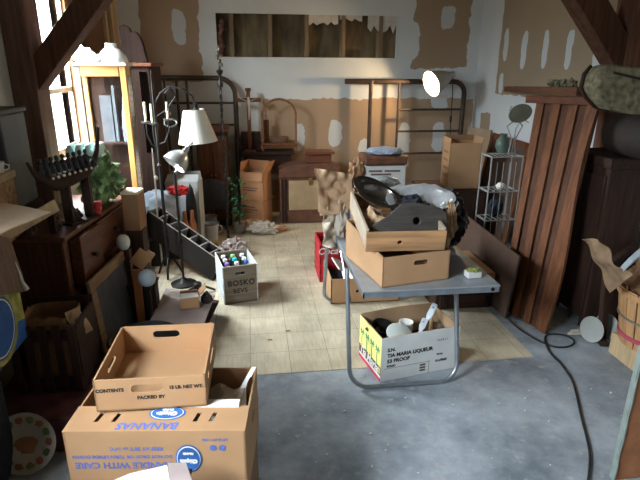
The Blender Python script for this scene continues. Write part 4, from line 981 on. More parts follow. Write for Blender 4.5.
# --- bottle crate
a, c, e = F(225.5, 305), F(257.5, 300.5), F(218.5, 290)
rc_ = math.atan2(c.y - a.y, c.x - a.x); cw = (c - a).length; cd = .34; chh = .285
cu_, cv_ = V((cos(rc_), sin(rc_), 0)), V((-sin(rc_), cos(rc_), 0)); cc = (a + c) / 2 + cv_ * cd / 2
crm = M.Translation(cc) @ M.Rotation(rc_, 4, 'Z')
bc_ = thing('bottle_crate', 'weathered wooden bottle crate stencilled BOSKO BEVS', 'crate', mat=crm)
b = B(); b.box(-cw / 2, cw / 2, -cd / 2, cd / 2, 0, .015); obj('base', b, wd_grey, bc_)
for y, hs_ in ((-cd / 2, [slot(.0, .225, .07, .024)]), (cd / 2 - .016, [slot(0, .225, .07, .024)])):
    b = B(); b.plate([(-cw / 2, .0), (cw / 2, .0), (cw / 2, chh), (-cw / 2, chh)], hs_, .016, M.Translation((0, y + .016, 0)) @ FRONT); obj('end_board', b, wd_grey, bc_, bev=.003)
palew = pm('whitewashed_wood', (.50, .54, .55), .8, .15, 9)
for x in (-cw / 2 - .008, cw / 2):
    for z in (.004, .10, .195):
        b = B(); b.box(x, x + .008, -cd / 2 + .002, cd / 2 - .002, z, z + .088); obj('side_slat', b, palew, bc_)
text(bc_, 'BOSKO', .058, ink_black, on_front(.005, -cd / 2 - .0006, .155), .95, .002, space=1.1)
text(bc_, 'BEVS', .048, ink_black, on_front(-.005, -cd / 2 - .0006, .095), .95, .0012, space=1.1)
bo = None; kk = 0; bots = []
for i in range(3):
    for j in range(4):
        x, y = -.07 + i * .07, -.12 + j * .08
        m = crm @ M.Translation((x, y, .016))
        if bo is None:
            bo = thing('glass_bottle', 'x', 'bottle', mat=m, group='bottles in the wooden crate')
            b = B(); b.lathe([(0, 0), (.031, 0), (.032, .12), (.026, .16), (.014, .20), (.013, .235), (0, .235)], 14); obj('bottle_body', b, bottle_glass, bo, smooth=True)
            b = B(); b.lathe([(0, .232), (.017, .232), (.016, .25), (0, .252)], 12); obj('cap', b, ink_white, bo); o = bo
        else: o = dup(bo, m)
        bots.append(o); kk += 1
for kk, o in enumerate(bots):
        if kk in (1, 6, 7, 9):
            cap = [q for q in o.children if q.name.startswith('cap')][0]; cap.data = cap.data.copy(); cap.data.materials.clear(); cap.data.materials.append([violet, teal, greenfilm, ink_navy][(1, 6, 7, 9).index(kk)])
            o['label'] = ['dark bottle with violet cap in the wooden bottle crate', 'dark bottle with teal cap in the wooden bottle crate', 'dark bottle with bright green cap in the wooden bottle crate', 'dark bottle with deep blue cap in the wooden bottle crate'][(1, 6, 7, 9).index(kk)]
        else: o['label'] = 'dark glass bottle with white cap in the wooden bottle crate'

# --- heap between the dresser and the tray: board, small boxes, ball, tub
bm_c = [F(202, 329, .16), F(215, 295, .16), F(166, 289, .16), F(147, 328, .16)]
bd_ = thing('mauve_board', 'grey-mauve folding board lying low on the floor heap', 'board', (-.45, 3.0, 0))
b = B(); b.sheet(bm_c, 4, 4, .012); obj('board_top', b, pinkboard, bd_, local=False)
c4 = [F(206, 330, .10), F(219, 301, .10), F(172, 294, .10), F(155, 330, .10)]
b = B(); b.sheet(c4, 2, 2, .010); obj('board_lower', b, wd_dark, bd_, local=False)
b = B(); b.box(-.56, -.36, 2.88, 3.10, 0, .153); obj('board_base', b, blackboard, bd_, local=False)
p = F(190, 305, .17); ob = carton('small_open_box', 'small open pale card box on the grey-mauve board', (p.x, p.y, .168), rad(8), .12, .11, .075, card, flaps=(('left', .06, 70, paperw), ('back', .07, 60), ('front', .06, -88, paperw), ('right', .07, 40)))
b = B(); p = F(206, 300, .20); b.blob((p.x, p.y + .03, .202), (.035, .05, .034), .35, 3, 4, 3, -.032); solo('dark_ornament', b, blackpl, 'black lumpy ornament beside the small open pale box', 'ornament', smooth=True)
p = F(132, 360, .2); tbm = thing('rubber_tub', 'round black rubber tub behind the tray carton', 'tub', (-.60, 2.53, 0))
b = B(); b.lathe([(0, 0), (.15, 0), (.175, .24), (.185, .25), (.17, .25), (.16, .22), (.14, .012), (0, .012)], 40); obj('tub_body', b, rubber, tbm, smooth=True)
b = B(); b.tube([(.18 * cos(2 * pi * i / 40), .18 * sin(2 * pi * i / 40), .25) for i in range(40)], .010, 8, True); obj('rim', b, rubber, tbm, smooth=True)
p = D(147, 278, 2.97); gl_ = thing('grey_ball_lamp', 'pale grey ball on a dark stand in the floor heap', 'ball', (p.x, 2.97, 0))
b = B(); b.blob((0, 0, p.z), (.052, .05, .055), 0, 1, 0, 3); obj('ball', b, pm('blue_grey_glaze', (.34, .40, .46), .4, .1), gl_, smooth=True)
b = B(); b.lathe([(0, 0), (.045, 0), (.04, .03), (.014, .06), (.014, p.z - .08), (.03, p.z - .05), (0, p.z - .045)], 18); obj('stand', b, blackiron, gl_, smooth=True)
def tilted(name, label, cat, px, py, Y, w_, h_, t, mat, roll, yaw=0, pitch=0):
    c = D(px, py, Y); b = B(); m = M.Translation(c) @ Euler((pitch, roll, yaw)).to_matrix().to_4x4()
    b.box(-w_ / 2, w_ / 2, -t / 2, t / 2, -h_ / 2, h_ / 2, m); return solo(name, b, mat, label, cat, bev=.002)
hs0 = thing('heap_crate', 'dark crate under the orange card scraps in the floor heap', 'crate', (-.72, 3.11, 0))
b = B(); b.box(-.805, -.63, 3.06, 3.17, 0, .315); obj('body', b, wd_darkx, hs0, local=False, bev=.004)
b = B(); b.box(-.81, -.625, 3.055, 3.175, .315, .335); obj('lid', b, wd_darkx, hs0, local=False, bev=.004)
tilted('card_square', 'tilted square of brown card in the floor heap', 'card', 141, 259, 3.10, .095, .105, .02, card, rad(42), .1, -.25)
tilted('small_card_box', 'little brown card box behind the tilted card square', 'box', 149, 256, 3.13, .05, .06, .03, kraft, rad(35), .2)
p = D(136, 270, 3.02); b = B(); b.box(p.x - .025, p.x + .02, 3.02, 3.035, 0, p.z); solo('orange_card', b, pm('orange_card_m', (.50, .20, .08), .8, .1), 'upright orange card strip near the dresser end', 'card')
b = B(); b.blob((-.665, 3.105, .365), (.04, .04, .03), .5, 3, 3, 3, -.029); solo('brown_scrap', b, card_d, 'crumpled brown card scrap on the dark heap crate', 'card')
tri = thing('camera_tripod_base', 'black splayed metal feet lying beside the small open box', 'tripod', (-.44, 3.62, 0))
for k in range(4):
    a = k * 1.57 + .4; b = B(); b.tube([(0, 0, .07), (.06 * cos(a), .06 * sin(a), .05), (.13 * cos(a), .12 * sin(a), .010)], .009, 8); obj('leg', b, blackiron, tri, smooth=True)
b = B(); b.lathe([(0, .03), (.03, .03), (.03, .09), (.012, .10), (0, .10)], 14); obj('hub', b, blackiron, tri, smooth=True)

# ================================================================== TABLE AND ITS LOAD
TX0, TX1, TY0, TY1, TZ = .48, 1.145, 2.14, 3.55, .635
tb = thing('folding_table', 'grey metal folding table with bent tube legs', 'table', ((TX0 + TX1) / 2, (TY0 + TY1) / 2, 0))
b = B(); b.box(TX0, TX1, TY0, TY1, TZ - .008, TZ); obj('table_top', b, steel_top, tb, local=False, bev=.003)
b = B()
b.box(TX0, TX1, TY0, TY0 + .006, TZ - .034, TZ - .008); b.box(TX0, TX1, TY1 - .006, TY1, TZ - .034, TZ - .008); b.box(TX0, TX0 + .006, TY0, TY1, TZ - .034, TZ - .008); b.box(TX1 - .006, TX1, TY0, TY1, TZ - .034, TZ - .008)
obj('apron', b, steel, tb, local=False)
for yt_, yb_ in ((2.47, 2.30), (3.14, 3.36)):
    xa, xb_, r = .462, (1.05 if yt_ < 3 else 1.135), .10
    f2 = lambda x, z: V((x, yb_ + (yt_ - yb_) * z / TZ, z))
    pts = [f2(xa, TZ - .012), f2(xa, .012 + r)] + arc((xa + r, .012 + r), r, pi, 1.5 * pi, 8, f2)[1:] + arc((xb_ - r, .012 + r), r, 1.5 * pi, 2 * pi, 8, f2) + [f2(xb_, TZ - .012)]
    b = B(); b.tube(pts, .0125, 10); obj('leg', b, steel, tb, local=False, smooth=True)
for x in (.478, 1.05):
    b = B(); b.tube([(x, 2.43, .45), (x, 2.75, TZ - .02)], .006, 6); obj('brace', b, steel, tb, local=False)
b = B(); b.lathe([(0, 0), (.009, 0), (.009, .004), (0, .005)], 12, M.Translation((TX1 - .04, TY0 - .0, TZ - .018)) @ FRONT); obj('bolt', b, blackiron, tb, local=False)
# carton
a, c = F(382, 288, .637), F(446, 279, .637)
rz3 = math.atan2(c.y - a.y, c.x - a.x); w3 = .355; d3 = .46
u3, v3 = V((cos(rz3), sin(rz3), 0)), V((-sin(rz3), cos(rz3), 0)); c3 = a + u3 * w3 / 2 + v3 * d3 / 2
kc = carton('table_carton', 'large brown open carton with hand hole on the folding table', (c3.x, c3.y, .636), rz3, w3, d3, .15, card, holes={'front': [slot(.02, .105, .075, .024)], 'back': [slot(0, .13, .07, .026)]},
            tops={'back': [(w3 / 2, .205), (-w3 / 2, .205)], 'left': [(d3 / 2, .15), (-d3 / 2, .205)], 'right': [(d3 / 2, .205), (-d3 / 2, .15)]})
# wooden tray across the carton
a, c = F(363, 250.5, .80), F(442, 248.5, .80)
rz4 = math.atan2(c.y - a.y, c.x - a.x); w4 = (c - a).length; d4 = .52; u4, v4 = V((cos(rz4), sin(rz4), 0)), V((-sin(rz4), cos(rz4), 0))
c4_ = (a + c) / 2 + v4 * d4 / 2
wtm = M.Translation((c4_.x, c4_.y, .8435)) @ M.Rotation(rz4, 4, 'Z')
wtm = M.Translation((c4_.x + .01, c4_.y, .8285)) @ M.Rotation(rz4, 4, 'Z') @ M.Rotation(rad(6.8), 4, 'X')
wt_ = thing('wooden_tray', 'stained pine drawer tray resting across the large table carton', 'tray', mat=wtm)
hT = .098
b = B(); b.box(-w4 / 2, w4 / 2, -d4 / 2, d4 / 2, 0, .008); obj('base', b, wd_tray, wt_)
b = B(); b.plate([(-w4 / 2, 0), (w4 / 2, 0), (w4 / 2, hT), (-w4 / 2, hT)], [disc(-.03, .045, .010)], .014, M.Translation((0, -d4 / 2, 0)) @ FRONT); obj('front_board', b, wd_tray, wt_, bev=.003)
b = B(); b.box(-w4 / 2, w4 / 2, d4 / 2 - .012, d4 / 2, .008, hT); obj('back_board', b, wd_tray, wt_)
for x in (-w4 / 2, w4 / 2 - .014):
    b = B(); b.box(x, x + .014, -d4 / 2 + .0, d4 / 2 - .012, .008, hT + .012); obj('side_board', b, pm('pale_worn_wood', (.42, .34, .25), .8, .2, 9), wt_, bev=.003)
TB = .8435 + .009
def tp_(x, y, z): return wtm @ V((x, y, z))
# dark board with a round hole, standing in the tray
b = B(); ol = [(x_, y_ * 1.28) for x_, y_ in [(-.175, 0), (.19, 0), (.205, .05), (.20, .105), (.17, .125), (.05, .145), (-.02, .14), (-.08, .10), (-.175, .055)]]
b.plate(ol, [disc(.055, .098, .019)], .022, wtm @ M.Translation((.015, -d4 / 2 + .075, .009)) @ M.Rotation(rad(72), 4, 'X'))
solo('holed_dark_board', b, pm('dark_stained_board', (.055, .048, .042), .6, .35, 8, (1, 6, 6)), 'dark shaped wooden board with a round hole standing in the tray', 'board', bev=.004); 
b = B(); b.blob(tp_(.025, -d4 / 2 + .028, .045), .0085, 0, 1, 0, 2); solo('porcelain_button', b, china, 'tiny white button in front of the holed dark board', 'knob')
# dark bowl & foil platter
def dish(px, py, Y, tilt, rx, ry, mat, name, label, deep=.05, seed=0, crinkle=0):
    c = D(px, py, Y); m = M.Translation(c) @ tilt
    b = B(); n = 40
    prof = [(0, 0), (.55, 0), (.72, deep * .35), (.80, deep * .9), (1.0, deep), (1.0, deep + .004), (.79, deep * .95 + .004), (.70, deep * .4 + .004), (.54, .005), (0, .005)]
    b.lathe([(r, z) for r, z in prof], n, M.Identity(4), sx=rx, sy=ry)
    for v in b.bm.verts:
        rr_ = (v.co.x / rx) ** 2 + (v.co.y / ry) ** 2
        if crinkle: v.co.z += crinkle * (noise.noise(V((v.co.x * 22, v.co.y * 22, seed))) * .7 + noise.noise(V((v.co.x * 60, v.co.y * 60, seed))) * .5) * min(1, rr_)
    b.bm.transform(m); return solo(name, b, mat, label, 'dish', smooth=True)
dish(377, 200, 2.56, M.Rotation(rad(16), 4, 'Y') @ M.Rotation(rad(24), 4, 'X'), .125, .10, darkmet, 'dark_metal_platter', 'dark tarnished oval platter at the left of the tray heap', .035)
dish(371, 195, 2.63, M.Rotation(rad(22), 4, 'Y') @ M.Rotation(rad(26), 4, 'X'), .12, .10, darkmet, 'dark_metal_platter', 'second dark platter nested behind the front platter', .035)
dish(420, 203, 2.56, M.Rotation(rad(-3), 4, 'Y') @ M.Rotation(rad(20), 4, 'X'), .185, .13, foil, 'foil_platter', 'shiny crinkled silver platter on top of the tray heap', .03, 3, .016)
b = B(); p = D(386, 182, 2.80); b.blob(p, (.07, .04, .03), .3, 3, 4, 3); b.tube([p, V((p.x, p.y, .86))], .02, 8); solo('glass_dish', b, pm('grey_glass', (.28, .30, .29), .2, .3), 'small grey glass dish behind the dark platters', 'dish', smooth=True)
b = B(); b.blob(tp_(-.11, -.02, .05), (.06, .08, .055), .5, 3, 9, 3, -.04); solo('brown_wrapping', b, kraft, 'brown wrapping paper under the dark platters in the tray', 'paper')
b = B(); b.blob(tp_(.10, .06, .075), (.09, .11, .07), .4, 3, 19, 3, -.066); solo('dark_bundle', b, darkcloth, 'dark bundle under the silver platter in the tray', 'bundle')
for k, (px, py) in enumerate(((444, 203), (452, 200))):
    b = B(); p = D(px, py, 2.44); b.blob(p, .0095, 0, 1, 0, 2); b.tube([p, p + V((0, .04, -.02))], .004, 6); solo('white_bead_knob', b, china, ['left white bead at the rim of the silver platter', 'right white bead at the rim of the silver platter'][k], 'bead', 'beads at the platter')
b = B(); p = D(450, 222, 2.46); b.blob(p, (.028, .05, .10), .4, 3, 7, 4); b.tube([p, V((p.x - .03, p.y, .637))], [.03, .02], 8); solo('brown_crumpled_bag', b, kraft, 'brown crumpled paper hanging at the right of the tray', 'paper')
# black bag behind tin, tin
b = B(); b.blob((1.075, 2.72, .80), (.10, .17, .165), .25, 3, 2, 4, -.163); solo('black_plastic_bag', b, blackpl, 'black plastic bag on the table behind the small tin', 'bag', smooth=True)
p = F(473, 277, .637); tn = thing('small_tin', 'small white tin with yellow-green top on the table corner', 'tin', (p.x, p.y, .6365), rad(5))
b = B(); b.box(-.036, .036, -.02, .03, 0, .032); obj('tin_body', b, card_w, tn, bev=.005)
b = B(); b.blob((0, .004, .036), (.034, .024, .010), .5, 3, 2, 3); obj('contents', b, pm('mossy', (.26, .28, .08), .8, .5, 40), tn)
# white paper bag and brown paper at the far left corner of the table
wb = thing('white_paper_sack', 'pale paper sack hanging over the left edge of the table', 'sack', (.46, 2.98, .637))
b = B()
q = [D(322, 205, 3.0), D(343, 205, 3.0), D(342, 248, 2.98), D(322, 243, 2.98)]
b.sheet([q[3] + V((0, -.06, 0)), q[2] + V((0, -.06, 0)), q[1] + V((0, -.03, 0)), q[0] + V((0, -.03, 0))], 20, 24, .004, .06, 21, 4)
obj('front_sheet', b, pm('pale_tan_paper', (.46, .39, .30), .85, .12, 14), wb, local=False)
b = B(); b.blob((.515, 3.02, .74), (.055, .10, .12), .3, 2, 3, 4, -.10, False); obj('sack_body', b, paperdim, wb, local=False)
b = B(); p = D(336, 193, 3.04); b.blob(p, (.075, .05, .10), .35, 2.0, 9, 4, None, False); b.tube([p, V((.53, 3.03, .80))], [.03, .03], 8)
b.sheet([D(320, 216, 2.95), D(349, 212, 2.97), D(352, 174, 3.0), D(315, 168, 3.0)], 22, 22, .003, .07, 17, 8)
b.sheet([D(318, 212, 3.10), D(352, 205, 3.10), D(347, 176, 3.08), D(318, 171, 3.08)], 16, 16, .003, .06, 15, 21)
solo('crumpled_kraft_bag', b, kraft, 'large crumpled brown paper bag on top of the white sack', 'bag')
b = B(); p = D(357, 172, 3.1); b.blob(p, (.05, .05, .085), .7, 2.2, 15, 4, None, False); b.tube([p, V((.66, 3.1, .637))], [.03, .05], 8); solo('dark_paper_twist', b, card_d, 'dark twisted paper behind the crumpled brown bag', 'paper')
# red crate and carton under the table
rcx = F(314, 268); rcy = F(321.5, 282)
rdc = thing('red_bottle_crate', 'red plastic bottle crate with white script behind the table leg', 'crate', (.63, 3.91, 0))
x0, x1, y0, y1, zt = .485, .80, 3.74, 4.07, .31
b = B(); b.box(x0, x1, y0, y1, 0, .015); obj('base', b, redpl, rdc, local=False)
for (xa, xb_, ya, yb) in ((x0, x1, y0, y0 + .015), (x0, x1, y1 - .015, y1), (x0, x0 + .015, y0, y1), (x1 - .015, x1, y0, y1)):
    b = B(); b.box(xa, xb_, ya, yb, .015, zt); obj('side_panel', b, redpl, rdc, local=False, bev=.004)
for z in (.05, .13, .21):
    for (xa, xb_, ya, yb) in ((x0 - .005, x1 + .005, y0 - .005, y0), (x0 - .005, x0, y0, y1)):
        b = B(); b.box(xa, xb_, ya, yb, z, z + .012); obj('rib', b, redpl, rdc, local=False)
text(rdc, 'Coca-Cola', .075, ink_white, ROOT[rdc.name].inverted() @ on_front(.63, y0 - .0006, .255), 1, .001, shear=.3)
mb_ = carton('under_table_carton', 'open brown carton on the floor under the back of the table', (.765, 3.56, 0), rad(0), .50, .44, .19, card, holes={'front': [disc(-.06, .09, .012)], 'left': [slot(0, .13, .06, .02)]})
for k, (x, y, z, rr_, mt, lb) in enumerate(((.62, 3.58, .20, .5, paperdim, 'tilted white card sticking out of the under-table carton'), (.68, 3.50, .15, -.2, paperw, 'white papers inside the under-table carton'))):
    b = B(); m = M.Translation((x, y, z)) @ Euler((.4, .5 * (1 - 2 * k), rr_)).to_matrix().to_4x4(); b.box(-.055, .055, -.07, .07, -.006, .006, m); solo('paper_card', b, mt, lb, 'paper')
b = B(); b.box(.53, 1.0, 3.36, 3.76, .007, .10); solo('dark_books', b, darkcloth, 'dark folded cloth lying in the under-table carton', 'cloth', bev=.01)
# liqueur carton
a, c, e = F(380, 382), F(456, 367), F(354, 361)
rzl = math.atan2(c.y - a.y, c.x - a.x); wl = (c - a).length; dl_ = .29; hl_ = .262
ul, vl = V((cos(rzl), sin(rzl), 0)), V((-sin(rzl), cos(rzl), 0)); cl_ = (a + c) / 2 + vl * dl_ / 2
lq = carton('liqueur_carton', 'white and yellow liqueur carton with palms full of kitchenware under the table', (cl_.x, cl_.y, 0), rzl, wl, dl_, hl_, card_in, t=.006, tops={'back': [(wl / 2, hl_ + .01), (0, hl_ + .02), (-wl / 2, hl_ + .012)]})
lqm = M.Translation(cl_) @ M.Rotation(rzl, 4, 'Z')
b = B(); b.box(-wl / 2, wl / 2, -dl_ / 2 - .0015, -dl_ / 2 - .0001, 0, hl_); obj('front_print', b, pm('grey_white_print', (.60, .62, .61), .8, .08, 8), lq)
b = B(); b.box(-wl / 2 - .0015, -wl / 2 - .0001, -dl_ / 2, dl_ / 2, .075, hl_); obj('left_print', b, ink_yellow, lq)
b = B(); b.box(-wl / 2 - .0016, -wl / 2 - .0001, -dl_ / 2, dl_ / 2, .035, .088); obj('brown_band', b, ink_brown, lq)
b = B(); b.box(-wl / 2 - .0016, -wl / 2 - .0001, -dl_ / 2, dl_ / 2, .022, .035); obj('white_band', b, ink_white, lq)
b = B(); b.box(-wl / 2 - .0016, -wl / 2 - .0001, -dl_ / 2, dl_ / 2, .0, .022); obj('red_band', b, ink_red, lq)
for k in range(4):
    b = B(); b.box(-wl / 2 - .0020, -wl / 2 - .0014, -dl_ / 2 + .004, -dl_ / 2 + .03, .045 + .009 * k, .050 + .009 * k); obj('stripe', b, ink_yellow, lq)
xq = -wl / 2 - .0022
for k in range(4):
    y = .105 - k * .068; b = B()
    b.tube([(xq, y, .085), (xq, y + .004, .14), (xq, y - .002, .178)], .0028, 5)
    for j in range(7):
        a_ = rad(-30 + j * 40); L2 = .034
        b._add([(xq, y - .002, .178), (xq, y - .002 + L2 * .5 * cos(a_), .180 + L2 * .5 * sin(a_) + .006), (xq, y - .002 + L2 * cos(a_), .172 + L2 * sin(a_)), (xq, y - .002 + L2 * .5 * cos(a_), .180 + L2 * .5 * sin(a_) - .009)], [(0, 1, 2, 3)])
    obj('printed_palm', b, ink_green, lq)
text(lq, 'Tia Maria', .070, ink_white, on_left(xq, .01, .062), .92, .0012, shear=.25)
yl = -dl_ / 2 - .0022; xa = -wl / 2 + .035
text(lq, 'S.N.', .028, ink_black, on_front(xa, yl, .186), 1, .0012, align='LEFT')
text(lq, 'TIA MARIA LIQUEUR', .030, ink_black, on_front(xa, yl, .152), 1, .0014, align='LEFT')
text(lq, '53 PROOF', .030, ink_black, on_front(xa, yl, .118), 1, .0014, align='LEFT')
text(lq, 'FOLIO', .018, ink_black, on_front(xa, yl, .088), 1, .001, align='LEFT')
text(lq, '750 ML', .013, ink_black, on_front(.12, yl, .108), 1, .0004); text(lq, '12 LITRES', .018, ink_black, on_front(.13, yl, .068), 1, .0008)
text(lq, '925011', .018, ink_brown, on_front(.13, yl, .196), 1, 0, space=1.3)
b = B()
b.box(-wl / 2 + .02, .06, -dl_ / 2 - .0022, -dl_ / 2 - .0014, .074, .0755); b.box(.055, .0565, -dl_ / 2 - .0022, -dl_ / 2 - .0014, .0, .0755); obj('printed_line', b, ink_black, lq)
for k in range(3):
    b = B(); b.box(.0, .035, -dl_ / 2 - .0022, -dl_ / 2 - .0014, .020 + .017 * k, .031 + .017 * k); obj('printed_line', b, ink_brown, lq)
# kitchenware in it
def lp(x, y, z): return lqm @ V((x, y, z))
KG = 'kitchenware in the liqueur carton'
b = B(); b.box(-wl / 2 + .02, wl / 2 - .02, -dl_ / 2 + .02, dl_ / 2 - .02, .007, .125, lqm); solo('dark_padding', b, darkcloth, 'dark cloth padding at the bottom of the liqueur carton', 'cloth', bev=.02)
m = M.Translation(lp(-.095, -.05, .188)) @ M.Rotation(rzl, 4, 'Z') @ M.Rotation(rad(26), 4, 'X') 
pt_ = thing('lidded_pot', 'dark pot with a pale round lid in the liqueur carton', 'pot', mat=m, group=KG)
b = B(); b.lathe([(0, -.055), (.06, -.055), (.065, .04), (.062, .04), (0, .035)], 28); obj('pot_body', b, blackiron, pt_, smooth=True)
b = B(); b.lathe([(0, .050), (.062, .048), (.072, .042), (.074, .046), (.064, .054), (0, .057)], 32); obj('lid', b, pm('pale_enamel_lid', (.42, .45, .41), .35, .06), pt_, smooth=True)
m = M.Translation(lp(-.13, .085, .165)) @ M.Rotation(rzl + .3, 4, 'Z') @ M.Rotation(rad(16), 4, 'X')
b = B(); b.lathe([(0, -.04), (.055, -.04), (.066, .05), (.063, .05), (.05, -.034), (0, -.034)], 28, m); b.tube([m @ V((-.06, 0, .04)), m @ V((-.12, 0, .06)), m @ V((-.125, .01, .07))], .008, 8)
solo('saucepan', b, darkmet, 'dark open saucepan at the back of the liqueur carton', 'saucepan', KG, smooth=True)
m = M.Translation(lp(.01, .055, .165)) @ M.Rotation(rzl, 4, 'Z')
b = B(); b.lathe([(0, -.04), (.038, -.04), (.042, .06), (.039, .06), (.034, -.035), (0, -.035)], 24, m); b.tube([m @ V((-.04, 0, .05)), m @ V((-.066, -.01, .045)), m @ V((-.066, -.01, .0)), m @ V((-.042, 0, -.02))], .007, 8); solo('white_mug', b, china, 'white mug beside the pale pot lid', 'mug', KG, smooth=True)
def spatula(a, c, name, label):
    a, c = V(a), V(c); o = thing(name, label, 'spatula', mat=M.Translation(a), group=KG); d = c - a; L_ = d.length
    q = d.to_track_quat('Y', 'Z').to_matrix().to_4x4(); m = M.Translation(a) @ q
    b = B(); b.plate([(-.007, 0), (.007, 0), (.009, L_ * .6), (.020, L_ * .72), (.020, L_ * .97), (.012, L_), (-.012, L_), (-.020, L_ * .97), (-.020, L_ * .72), (-.009, L_ * .6)], [slot(0, L_ * .90, .014, .012)], .004, m); obj('blade', b, steel, o, local=False)
spatula(lp(-.02, -.09, .13), lp(.075, -.05, .285), 'metal_spatula', 'short grey metal spatula with handle hole in the carton')
spatula(lp(.01, -.06, .14), lp(.155, -.01, .345), 'metal_spatula', 'long grey metal spatula standing tallest in the carton')
b = B(); m = M.Translation(lp(.13, -.04, .165)) @ M.Rotation(rzl, 4, 'Z') @ M.Rotation(rad(20), 4, 'X'); b.lathe([(0, -.03), (.06, -.03), (.085, .03), (.082, .033), (.05, -.024), (0, -.024)], 24, m); solo('ribbed_dark_pan', b, darkmet, 'dark round baking pan at the right of the carton', 'pan', KG, smooth=True)
b = B(); b.tube([lp(.14, .0, .15), lp(.155, .02, .235)], [.012, .010], 8); solo('wooden_spoon', b, wd_pale, 'pale wooden spoon handle standing in the liqueur carton', 'spoon', KG, smooth=True)

# ================================================================== BACK RIGHT
# labelled carton with leather case and blue cloth
lc = carton('labelled_carton', 'tall pale carton with printed label behind the table load', (1.15, 4.52, 0), rad(-2), .36, .26, .785, card_w, flaps=(('front', .12, -90), ('back', .12, -90)))
for k, (xa_, xb2, zz) in enumerate(((-.15, -.03, .745), (-.01, .13, .745), (-.13, .05, .715))):
    b = B(); b.box(xa_, xb2, -.1316, -.1306, zz - .008, zz + .008); obj('printed_line', b, ink_brown, lc)
b = B(); b.box(.95, 1.34, 4.38, 4.66, .793, .875); solo('leather_case', b, leather, 'brown leather case lying on the pale labelled carton', 'case', bev=.02)
b = B(); b.blob((1.15, 4.50, .905), (.17, .13, .035), .2, 3, 3, 3, -.028); solo('blue_check_cloth', b, bluecloth, 'blue and white checked cloth folded on the leather case', 'cloth', smooth=True)
# upright carton on a dark cabinet
dk = thing('dark_low_cabinet', 'dark low cabinet under the upright carton by the wall', 'cabinet', (1.9, 4.75, 0))
b = B(); b.box(1.62, 2.17, 4.55, 5.05, 0, .485); obj('carcass', b, wd_dark, dk, local=False, bev=.006)
b = B(); b.box(1.60, 2.19, 4.53, 5.07, .485, .51); obj('top', b, wd_darkx, dk, local=False, bev=.004)
for xx in (1.64, 1.90):
    b = B(); b.box(xx, xx + .25, 4.538, 4.55, .05, .50); obj('door', b, wd_dark, dk, local=False, bev=.004)
a, c = D(443, 186, 4.60), D(480, 189, 4.66)
uc = carton('upright_carton', 'tall open brown carton in front of the lit lamp', (1.975, 4.76, .511), rad(-4), .30, .24, .43, card, flaps=(('back', .05, 5, card_d), ('right', .05, 20), ('left', .04, -10)))
for k in range(4):
    b = B(); b.box(-.1515, -.1505, -.08, .06, .10 + .075 * k, .125 + .075 * k); obj('printed_line', b, card_d, uc)
# leaning frame and boards by the right wall
def lean_board(name, label, pts, t, mat, cat='board'):
    b = B(); b.sheet(pts, 2, 2, t); return solo(name, b, mat, label, cat)
lean_board('leaning_tan_board', 'tan board leaning in the corner by the right wall', [V((2.30, 5.60, 0)), V((2.44, 5.25, 0)), V((2.497, 5.28, .98)), V((2.40, 5.64, .98))], .012, pm('tan_board', (.34, .25, .16), .85, .1), 'board')
lf = thing('wooden_screen', 'red-brown framed wooden screen leaning on the right wall', 'screen', (2.35, 4.9, 0))
fa, fb_, fc_, fd = V((2.22, 4.98, .0)), V((2.34, 4.42, .0)), V((2.485, 4.46, .93)), V((2.40, 5.02, .96))
for (p, q) in ((fa, fd), (fb_, fc_), (fd, fc_), (fa + V((.01, 0, .03)), fb_ + V((.01, 0, .03)))):
    b = B(); b.bar(p, q, .05, .025, (1, 0, 0)); obj('frame_rail', b, wd_red, lf, local=False)
b = B(); b.sheet([fa, fb_, fc_, fd], 2, 2, .006); obj('backing', b, darkbrownboard, lf, local=False)
# wire rack
Yr = 3.95
wr = thing('wire_rack', 'tall pale wire shelf rack beside the slatted wood panel', 'rack', (1.97, Yr, 0))
xa, xb_ = 1.86, 2.12; za = .95
for x in (xa, xb_):
    for y in (Yr - .08, Yr + .10):
        b = B(); b.tube([(x, y, 0), (x, y, za)], .006, 6); obj('upright', b, wirewhite, wr, local=False)
for z in (.12, .42, .66, za - .01):
    b = B(); b.tube([(xa, Yr - .08, z), (xb_, Yr - .08, z), (xb_, Yr + .10, z), (xa, Yr + .10, z)], .006, 6, True)
    for k in range(6):
        x = xa + (xb_ - xa) * (k + .5) / 6; b.tube([(x, Yr - .08, z), (x, Yr + .10, z)], .003, 5)
    obj('wire_shelf', b, wirewhite, wr, local=False)
b = B()
for k in range(4):
    x = xa + (xb_ - xa) * (k + 1) / 5; b.tube([(x, Yr - .08, .12), (x, Yr - .08, za - .05)], .0035, 5)
obj('front_wires', b, wirewhite, wr, local=False)
ws = thing('wire_sign_stand', 'thin bent wire stand holding a dull green oval plate', 'stand', (2.12, Yr, za))
sc_ = D(518, 113, Yr)
for s_ in (-1, 1):
    x = 2.06 + .035 * s_; b = B(); b.tube([(x, Yr + .01 * s_, za), (x - .02 * s_, Yr, za + .12), (x + .03 * s_, Yr, za + .22), (sc_.x - .07 * s_, Yr, sc_.z + .02), (sc_.x - .05 * s_, Yr + .02, sc_.z + .05)], .0055, 6); obj('wire_leg', b, wirewhite, ws, local=False, smooth=True)
b = B(); b.tube([(2.06, Yr, za), (2.07, Yr, za + .2), (2.10, Yr - .02, za + .28), (2.16, Yr - .02, za + .25)], .004, 6); obj('wire_curl', b, wirewhite, ws, local=False, smooth=True)
b = B(); b.lathe([(0, 0), (1, 0), (1, .012), (0, .012)], 30, M.Translation(sc_ + V((.0, -.03, 0))) @ M.Rotation(rad(-15), 4, 'Y') @ FRONT @ M.Diagonal((.095, .07, 1, 1))); obj('oval_plate', b, sign_gr, ws, local=False)
